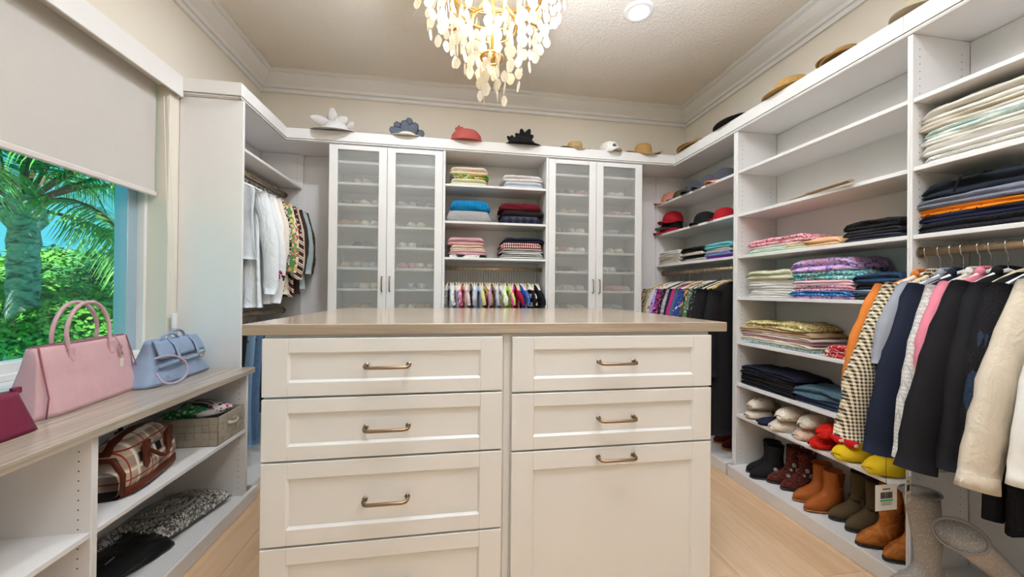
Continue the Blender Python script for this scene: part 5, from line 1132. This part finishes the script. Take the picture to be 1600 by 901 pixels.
BSU = C('black_suede', c=(36, 34, 34)); SNK = C('burgundy_floral_boot', 'splash', (110, 44, 36), (60, 34, 30), (120, 56, 44), (150, 140, 124), sc=38); TANL = C('tan_leather', c=(172, 92, 40), rough=.38); OLV = C('dark_olive_suede', c=(92, 76, 54)); CBY = C('western_leather', 'splash', (150, 84, 36), (172, 100, 44), (186, 114, 54), (202, 132, 68), sc=14, rough=.45)
SOLEB = plain('black_rubber', (36, 32, 30), .6); SOLET = plain('tan_welt', (150, 96, 54), .6)
for i, (u, v, mat, sole, lab, kw) in enumerate((
    (1166, 735, BSU, SOLEB, 'black suede wedge boot, rear one of the pair by the divider', dict(H=.19, point=1.2, flare=.15)), (1172, 744, BSU, SOLEB, 'black suede wedge boot, front one of the pair by the divider', dict(H=.19, point=1.2, flare=.15)),
    (1199, 751, SNK, SOLEB, 'burgundy boot covered in silver fabric flowers, left one', dict(H=.21, point=1.5, extra=fl_patch)), (1220, 762, SNK, SOLEB, 'burgundy boot covered in silver fabric flowers, right one', dict(H=.21, point=1.5, extra=fl_patch)),
    (1239, 779, TANL, SOLET, 'tan leather chelsea boot, rear one', dict(H=.20, point=2.2, extra=chelsea)), (1257, 795, TANL, SOLET, 'tan leather chelsea boot, front one', dict(H=.20, point=2.2, extra=chelsea)),
    (1296, 808, OLV, SOLEB, 'dark olive suede ankle boot, left one', dict(H=.23, point=1.8, extra=straps)), (1322, 826, OLV, SOLEB, 'dark olive suede ankle boot with buckled strap, right one', dict(H=.23, point=1.8, extra=straps)),
    (1338, 848, CBY, SOLEB, 'worn tan western boot behind the white price tag', dict(H=.28, point=1.0, shaft=.052, extra=western, heel=.03)), (1381, 872, CBY, SOLEB, 'worn tan western boot cut off by the tall divider', dict(H=.28, point=1.0, shaft=.052, extra=western, heel=.03)))):
    p = at(u, v, Z=B0+.01); rz = SR+(.10 if i % 2 else .04)-.10
    d = Vector((-math.cos(rz+PI/2)*0, 0, 0)); L = kw.pop('L', .25)
    # toe tip is at local (0,-.62L): world offset
    ox, oy = -math.sin(rz)*-.62*L*1, 0
    tx = math.sin(rz)*.62*L; ty = -math.cos(rz)*.62*L
    boot('boot', lab, GBT, (p.x-tx, p.y-ty, B0), rz, mat, sole, L=L, W=.046, rot=None, **kw)
# maroon boots at the bottom of the corner unit
MRN = C('maroon_leather', c=(84, 24, 24), rough=.4)
for i, (u, v, lab) in enumerate(((1117, 690, 'maroon boot with orange sole, left one under the black dresses'), (1130, 700, 'maroon boot with orange sole, right one under the black dresses'))):
    p = at(u, v, Z=B0+.01); boot('boot', lab, GBT, (p.x+.15, p.y+.01, B0), SR, MRN, plain('orange_sole', (206, 130, 40), .5), L=.25, H=.17, point=2.2)
# sparkly tall boots lying under the blazers
GLT = C('glitter_grey', 'spots', (158, 150, 142), (236, 230, 224), sc=210, w=.22)
def tall(label, loc, rot, H, bend):
    t = thing('tall_boot', label, 'boot', loc, 0, 'glittery tall boots', rot)
    prof = [(.014, -.155, .095, .043), (.028, -.157, .097, .045), (.05, -.13, .096, .043), (.07, -.07, .092, .040), (.09, -.04, .086, .038)]
    for k in range(1, 12):
        q = k/11; z = .09+(H-.09)*q; y = .025+bend*max(q-.25, 0)**1.4; r = .043+.022*q; prof.append((z, y-r, y+r, r*.8))
    mb = slice_mb(prof, toe=1.6); obj('upper', mb, GLT, t, True)
    obj('sole', slice_mb([(0, -.158, .097, .044), (.013, -.159, .098, .046)], toe=1.6), SOLEB, t, True)
    y = prof[-1]; obj('top_trim', MB().tube([(y[3]*1.02*math.cos(a), (y[1]+y[2])/2+(y[2]-y[1])/2*1.02*math.sin(a), y[0]) for a in [2*PI*i/20 for i in range(20)]], .005, 6, closed=True), C('grey_trim', c=(150, 140, 132)), t, True)
    return t
tall('glittery grey tall boot standing beside the tall divider', (1.87, 1.215, B0), (0, 0, SR-.10), .40, -.05)
tall('glittery grey tall boot toppled over to the left with its opening upward', (2.13, 1.07, .155), (0, math.radians(-54), .25), .46, .05)
# ================================================================== HANDBAGS
LEAP = C('pink_leather', c=(208, 166, 168), rough=.42); LEAB = C('powder_blue_leather', c=(142, 158, 182), rough=.45); LEAM = C('burgundy_leather', c=(120, 44, 66), rough=.4); BRL = C('brown_leather', c=(96, 44, 28), rough=.38)
CT = .8025
def hstrap(t, pts, r, mat, name='handle', flat=(1, 1), n=8, smooth_it=4):
    P = [Vector(p) for p in pts]
    for _ in range(smooth_it):
        Q = [P[0]]
        for a, b in zip(P[:-1], P[1:]): Q += [a.lerp(b, .25), a.lerp(b, .75)]
        Q.append(P[-1]); P = Q
        if len(P) > 60: break
    return obj(name, MB().tube(P, r, n, flat=flat), mat, t, True)
# pink tote
t = thing('handbag', 'large pink leather tote with two arched handles on the grey oak worktop', 'handbag', (-1.475, 1.745, CT), math.radians(96))
w, d, h = .225, .075, .245
rows = []
for i in range(15):
    q = i/14; z = h*q; a = w*(1-.05*math.sin(PI*q)-.055*q); b = d*(1-q)**.85+.018*q; row = []
    N = 44
    for j in range(N):
        an = 2*PI*j/N; c_, s_ = math.cos(an), math.sin(an); ex = .22+.05*q
        x = a*abs(c_)**ex*(1 if c_ > 0 else -1); y = b*abs(s_)**.35*(1 if s_ > 0 else -1)
        if abs(c_) > .93: x += (.030*(1-q)**.7)*(1 if c_ > 0 else -1)
        y += noise.noise(Vector((x*7, q*3, 5)))*.008*math.sin(PI*q)
        row.append((x, y, z))
    rows.append(row)
mb = MB().grid(rows, closed_u=True); mb.f += [tuple(range(N-1, -1, -1)), tuple(range(14*N, 15*N))]; mb.mi += [0, 0]
obj('body', mb, LEAP, t, True)
for s in (-1, 1):
    y0 = s*.020; q = [(-.095, y0*1.6-.004*(s < 0), h-.065), (-.100, y0*1.2, h-.01), (-.105, y0, h+.07), (-.05, y0, h+.155), (.05, y0, h+.155), (.105, y0, h+.07), (.100, y0*1.2, h-.01), (.095, y0*1.6-.004*(s < 0), h-.065)]
    hstrap(t, q, .0075, LEAP, flat=(1.0, .8), smooth_it=3)
    for x in (-.097, .097): obj('handle_tab', MB().prism([(x-.014, h-.015), (x+.014, h-.015), (x+.012, h-.06), (x, h-.078), (x-.012, h-.06)], s*.0285, s*.036, 'Y'), LEAP, t)
for s in (-1, 1): obj('side_seam', MB().tube([(s*(w+.018), -d*.93, .004), (s*(w-.006), -d*.78, .07), (s*(w-.02), -.018, h)], .0025, 6), C('pink_edge', c=(150, 84, 96)), t, True)
obj('rim', MB().tube([(w*.94*math.cos(a), .0185*abs(math.sin(a))**.4*(1 if math.sin(a) > 0 else -1), h+.001) for a in [2*PI*i/40 for i in range(40)]], .0022, 6, closed=True), C('pink_edge', c=(150, 84, 96)), t, True)
tg = obj('luggage_tag', MB().box(.118, .138, -.052, -.048, .105, .150, c=.0015), C('white_leather', c=(232, 222, 204), rough=.5), t)
hstrap(t, [(.128, -.050, .15), (.122, -.046, .19), (.132, -.042, .215), (.108, -.036, .25)], .002, LEAP, 'tag_cord', smooth_it=2); obj('ribbon_knot', MB().tube([(.118, -.05, .17), (.136, -.05, .205), (.116, -.046, .215), (.138, -.048, .165)], .003, 6), LEAP, t, True)
# blue satchel
t = thing('handbag', 'powder blue leather satchel with belted flap and gold clasps beside the side panel', 'handbag', (-1.44, 2.155, CT), math.radians(93))
w, d, h = .215, .085, .20
rows = []
for i in range(15):
    q = i/14; z = .002+h*q; a = w*(1-.30*q**1.1)+.035*(1-q)**3+.05*max(q-.7, 0); b = d*(1-.72*q**1.2); row = []; N = 44
    for j in range(N):
        an = 2*PI*j/N; c_, s_ = math.cos(an), math.sin(an); x = a*abs(c_)**.4*(1 if c_ > 0 else -1); y = b*abs(s_)**.55*(1 if s_ > 0 else -1)
        n_ = noise.noise(Vector((x*9, y*9, z*9+3)))*.014; row.append((x+n_*.4, y+n_, z+(noise.noise(Vector((x*6, 2, 0)))*.02 if q > .6 else 0)))
    rows.append(row)
mb = MB().grid(rows, closed_u=True); mb.f += [tuple(range(N-1, -1, -1)), tuple(range(14*N, 15*N))]; mb.mi += [0, 0]; obj('body', mb, LEAB, t, True)
fl_ = []
for i in range(7):
    q = i/6; z = .205-.085*q; fl_.append([(x*(.165+.01*q), -.032-.034*q-.006*math.sin(q*3)+noise.noise(Vector((x*2, q, 1)))*.006, z+noise.noise(Vector((x*2.2, 7, 0)))*.012) for x in [-1+2*k/16 for k in range(17)]])
fr_ = [[(x, y+.004, z) for x, y, z in r] for r in fl_[::-1]]
mb = MB().grid(fl_+fr_, closed_v=True); obj('flap', mb, LEAB, t, True)
obj('belt', MB().tube([(-.19, -.074, .088), (-.10, -.080, .094), (0, -.082, .096), (.10, -.080, .100), (.17, -.070, .108)], .010, 8, flat=(1.0, .3)), LEAB, t, True)
for x in (-.055, .095):
    obj('strap_loop', MB().tube([(x, -.028, .21), (x, -.060, .175), (x+.002, -.078, .12), (x+.002, -.086, .092)], .011, 8, flat=(.3, 1.0)), LEAB, t, True)
    obj('clasp', MB().tube([(x+.016*math.cos(a)+.01, -.092, .094+.010*math.sin(a)) for a in [2*PI*i/14 for i in range(14)]], .0028, 6, closed=True), GOLD, t, True, label='gold turn clasp')
hstrap(t, [(-.13, -.02, .18), (-.10, -.03, .225), (-.02, -.03, .235), (.02, -.03, .20)], .006, LEAB); hstrap(t, [(.02, .02, .19), (.05, .02, .235), (.13, .02, .235), (.16, .02, .19)], .006, LEAB)
hstrap(t, [(-.20, -.06, .13), (-.16, -.105, .145), (-.10, -.135, .10), (-.10, -.14, .03), (-.17, -.13, .006), (-.225, -.11, .02), (-.235, -.09, .07)], .0055, C('blue_pink_strap', c=(176, 160, 178), rough=.5), 'shoulder_strap', flat=(1, .6), smooth_it=3)
# burgundy bag at the left edge
t = thing('handbag', 'burgundy leather handbag cut off by the left picture edge', 'handbag', (-1.37, 1.30, CT), math.radians(92))
mb = MB(); rows = []
for i in range(9):
    q = i/8; a = .14*(1-.25*q); b = .06*(1-.6*q); rows.append([(a*abs(math.cos(an))**.4*(1 if math.cos(an) > 0 else -1), b*abs(math.sin(an))**.5*(1 if math.sin(an) > 0 else -1), .13*q) for an in [2*PI*j/30 for j in range(30)]])
mb.grid(rows, closed_u=True); mb.f += [tuple(range(29, -1, -1)), tuple(range(240, 270))]; mb.mi += [0, 0]; obj('body', mb, LEAM, t, True)
hstrap(t, [(-.06, 0, .12), (-.06, 0, .19), (.06, 0, .19), (.06, 0, .12)], .006, LEAM, smooth_it=3); obj('side_tab', MB().box(.10, .125, -.008, .008, .12, .14, c=.003), LEAM, t)
# plaid bowling bag
PLD = C('bag_plaid', 'plaid', (190, 164, 142), (110, 84, 72), (150, 60, 50), sc=9)
t = thing('handbag', 'plaid canvas bowling bag with brown leather trim on the middle shelf', 'handbag', (-1.335, 1.80, .4525), math.radians(100))
w, d, h = .185, .095, .215; rows = []; N = 40
for i in range(17):
    q = i/16; x = -w+2*w*q; e = (1-abs(2*q-1)**3.2)**.5 if 0 < q < 1 else .05; hh = h*(.48+.52*e); dd = d*(.55+.45*e); row = []
    for j in range(N):
        an = 2*PI*j/N; c_, s_ = math.cos(an), math.sin(an); y = dd*abs(c_)**.75*(1 if c_ > 0 else -1); z = hh*.5+hh*.5*abs(s_)**.7*(1 if s_ > 0 else -1); y *= (1-.45*max(z/h-.3, 0)); row.append((x, y+noise.noise(Vector((x*9, z*9, 0)))*.006, max(z, 0)))
    rows.append(row)
mb = MB().grid(rows, closed_u=True); mb.f += [tuple(range(N)), tuple(range(17*N-1, 16*N-1, -1))]; mb.mi += [0, 0]; obj('body', mb, PLD, t, True)
base = []
for i in range(13):
    x = -w*.985+2*w*.985*i/12; q = (i/12); e = max((1-abs(2*q-1)**3.2), 0)**.5; dd = d*(.58+.45*e); base.append([(x, -dd, .045-.01*e), (x, -dd-.002, .012), (x, -dd*.8, -.0), (x, dd*.8, 0), (x, dd+.002, .012), (x, dd, .045-.01*e)])
mb = MB().grid(base, closed_u=True); obj('leather_base', mb, BRL, t, True)
for s in (-1, 1):
    hstrap(t, [(-.08, s*.085, .10), (-.085, s*.075, .165), (-.075, s*.085, .215 if s > 0 else .15), (0, s*(.07 if s > 0 else .125), .26 if s > 0 else .075), (.075, s*.085, .215 if s > 0 else .15), (.085, s*.075, .165), (.08, s*.085, .10)], .008, BRL, smooth_it=3)
    for x in (-.082, .082): obj('leather_tab', MB().prism([(x-.022, .185), (x+.022, .185), (x+.018, .09), (x, .075), (x-.018, .09)], s*.083, s*.092, 'Y'), BRL, t)
for x in (-w*.93, w*.93): obj('end_panel', MB().tube([(x, -.055, .02), (x, -.058, .09), (x, -.03, .15), (x, .03, .15), (x, .058, .09), (x, .055, .02)], .011, 8), BRL, t, True)
obj('zip_band', MB().tube([(-w*.9, 0, .165), (-w*.6, 0, .203), (0, 0, .217), (w*.6, 0, .203), (w*.9, 0, .165)], .012, 8, flat=(.6, 1.6)), BRL, t, True); obj('metal_plate', bx(-.035, .035, -.081, -.078, .150, .160, c=.0006), NICKEL, t)
# basket
WIC = C('woven_grey_strap', 'tweed', (158, 146, 130), (176, 164, 146), (138, 126, 112), sc=180)
bx0, by0 = Vector((-1.333, 2.235, .4525)), 0
t = thing('storage_basket', 'grey brown woven strap basket with slippers inside on the middle shelf', 'basket', bx0)
W2, D2, H2 = .145, .118, .145
body = MB()
for a in ((-W2, W2, -D2, -D2+.006, 0, H2), (-W2, W2, D2-.006, D2, 0, H2), (-W2, -W2+.006, -D2, D2, 0, H2), (W2-.006, W2, -D2, D2, 0, H2), (-W2, W2, -D2, D2, 0, .006)): body.box(*a)
obj('body', body, WIC, t)
sqm = []
for i in range(8):
    for k in range(4):
        x = -W2+.0005+i*.03625; z = .003+k*.0355; pr = .0045 if (i+k) % 2 else .002
        obj('woven_square', bx(x, x+.035, -D2-pr, -D2, z, z+.0345, c=.0018), WIC, t)
for i in range(6):
    for k in range(4):
        y = -D2+.0005+i*.0393; z = .003+k*.0355; pr = .0045 if (i+k) % 2 else .002
        obj('woven_square', bx(W2, W2+pr, y, y+.038, z, z+.0345, c=.0018), WIC, t)
obj('handle', MB().tube([(W2+.003, -.04, .095), (W2+.016, -.03, .088), (W2+.02, 0, .084), (W2+.016, .03, .088), (W2+.003, .04, .095)], .008, 8, flat=(1.2, .6)), C('basket_handle', c=(200, 186, 164)), t, True)
GBK = 'slippers in the woven basket'
GRNP = C('green_print', 'floral', (70, 150, 96), (190, 226, 200), (40, 110, 70), (120, 190, 140), sc=60, w=.4); FLR = C('pink_flower_flop', 'floral', (232, 226, 220), (206, 70, 100), (60, 60, 70), (230, 130, 150), sc=50, w=.45); STP = C('dark_striped_slipper', 'stripe', (70, 66, 70), (190, 186, 180), sc=70, axis='x')
slipper('green printed slipper lying in the woven basket', GBK, (-1.39, 2.20, .585), PI/2+.2, GRNP, GRNP, GRNP, L=.20, W=.040, H=.035, fuzz=.001)
slipper('pink flowered sandal at the right end of the basket', GBK, (-1.28, 2.25, .582), PI/2+1.0, FLR, WHT, FLR, L=.17, W=.036, H=.030, fuzz=.001, name='sandal')
slipper('dark striped slipper at the back of the basket', GBK, (-1.37, 2.285, .60), PI/2-.1, STP, STP, STP, L=.20, W=.036, H=.030, fuzz=.001)
# shaggy bag
t = thing('handbag', 'grey and white looped yarn tote lying flat on the bottom shelf', 'handbag', (-1.41, 2.17, .067), math.radians(78))
W3, D3, H3 = .185, .15, .05
rows = []
for i in range(11):
    q = i/10; x = -W3+2*W3*q; e = (1-abs(2*q-1)**4)**.5 if 0 < q < 1 else .2; rows.append([(x, D3*(math.cos(a)), max(H3*.5+H3*.5*math.sin(a)*e, 0)) for a in [2*PI*j/20 for j in range(20)]])
mb = MB().grid(rows, closed_u=True); mb.f += [tuple(range(20)), tuple(range(219, 199, -1))]; mb.mi += [0, 0]
obj('body', mb, C('grey_backing', c=(120, 116, 110)), t, True)
r_ = random.Random(6); tf = MB()
for i in range(1500):
    x = r_.uniform(-W3, W3); y = r_.uniform(-D3, D3); z = H3*.5+H3*.5*math.sqrt(max(1-(y/D3)**2, 0)); a = r_.uniform(0, PI); l = r_.uniform(.006, .011); c_, s_ = math.cos(a)*l, math.sin(a)*l; hh = r_.uniform(.004, .010); w_ = .0028
    nx_, ny_ = -math.sin(a)*w_, math.cos(a)*w_; tf.k = i % 3
    tf.add([(x-c_+nx_, y-s_+ny_, z), (x-c_-nx_, y-s_-ny_, z), (x-nx_, y-ny_, z+hh), (x+nx_, y+ny_, z+hh), (x+c_-nx_, y+s_-ny_, z), (x+c_+nx_, y+s_+ny_, z)], [(0, 1, 2, 3), (3, 2, 4, 5)])
obj('yarn_loops', tf, [C('yarn_white', c=(240, 236, 228)), C('yarn_grey', c=(214, 206, 196)), C('yarn_dark', c=(150, 142, 132))], t, kind='stuff')
GH_ = C('grey_handle', c=(150, 146, 142), rough=.5)
hstrap(t, [(-.10, .13, .055), (-.10, .02, .072), (-.06, -.06, .075), (.06, -.06, .075), (.10, .02, .072), (.10, .13, .055)], .008, GH_, smooth_it=3); obj('rim_band', MB().tube([(-W3*.95, D3*.96, .030), (0, D3*.99, .048), (W3*.95, D3*.96, .030)], .014, 8, flat=(.7, 1)), GH_, t, True)
# black clutch
t = thing('clutch_bag', 'soft black leather clutch in the near corner of the bottom shelf', 'handbag', (-1.40, 1.80, .067), math.radians(75))
obj('body', fold_mb(.34, .20, .06, 77, 1, .010), C('black_leather', c=(30, 29, 30), rough=.4), t, True); obj('zip_pull', MB().tube([(-.05, -.03, .072), (-.01, -.02, .073)], .0025, 6), NICKEL, t); obj('metal_badge', bx(-.10, -.07, -.108, -.101, .028, .034), GOLD, t)
# rolled grey scarf behind the clutch
o = obj('rolled_scarf', MB().tube([(-1.55, 1.80, .10), (-1.53, 1.90, .102), (-1.55, 2.0, .10)], [.03, .034, .03], 14), C('grey_white_scarf', 'splash', (206, 206, 206), (90, 90, 96), (220, 220, 220), (120, 120, 126), sc=30), None, True); tag(o, 'rolled grey and white scarf at the back behind the black clutch', 'scarf')
# brown bag with gold ring lower left
t = thing('handbag', 'brown leather bag strap with gold ring low in the nearest compartment', 'handbag', (-1.33, 1.24, .067), math.radians(90))
mb = MB(); rows = [[(.13*(1-.1*q)*abs(math.cos(a))**.5*(1 if math.cos(a) > 0 else -1), .05*(1-.5*q)*abs(math.sin(a))**.6*(1 if math.sin(a) > 0 else -1), .20*q) for a in [2*PI*j/26 for j in range(26)]] for q in (0, .02, .25, .5, .75, .98, 1)]
mb.grid(rows, closed_u=True); mb.f += [tuple(range(25, -1, -1)), tuple(range(156, 182))]; mb.mi += [0, 0]; obj('body', mb, BRL, t, True)
hstrap(t, [(-.09, 0, .19), (-.07, 0, .25), (.02, 0, .27), (.08, 0, .262)], .010, C('saddle_strap', c=(130, 66, 36), rough=.4), flat=(.4, 1.2), smooth_it=3)
obj('ring', MB().tube([(.098+.014*math.cos(a), 0, .255+.022*math.sin(a)) for a in [2*PI*i/18 for i in range(18)]], .003, 6, closed=True), GOLD, t, True, label='gold carabiner ring'); hstrap(t, [(.10, 0, .235), (.115, 0, .21), (.115, 0, .19)], .007, BRL, smooth_it=2)
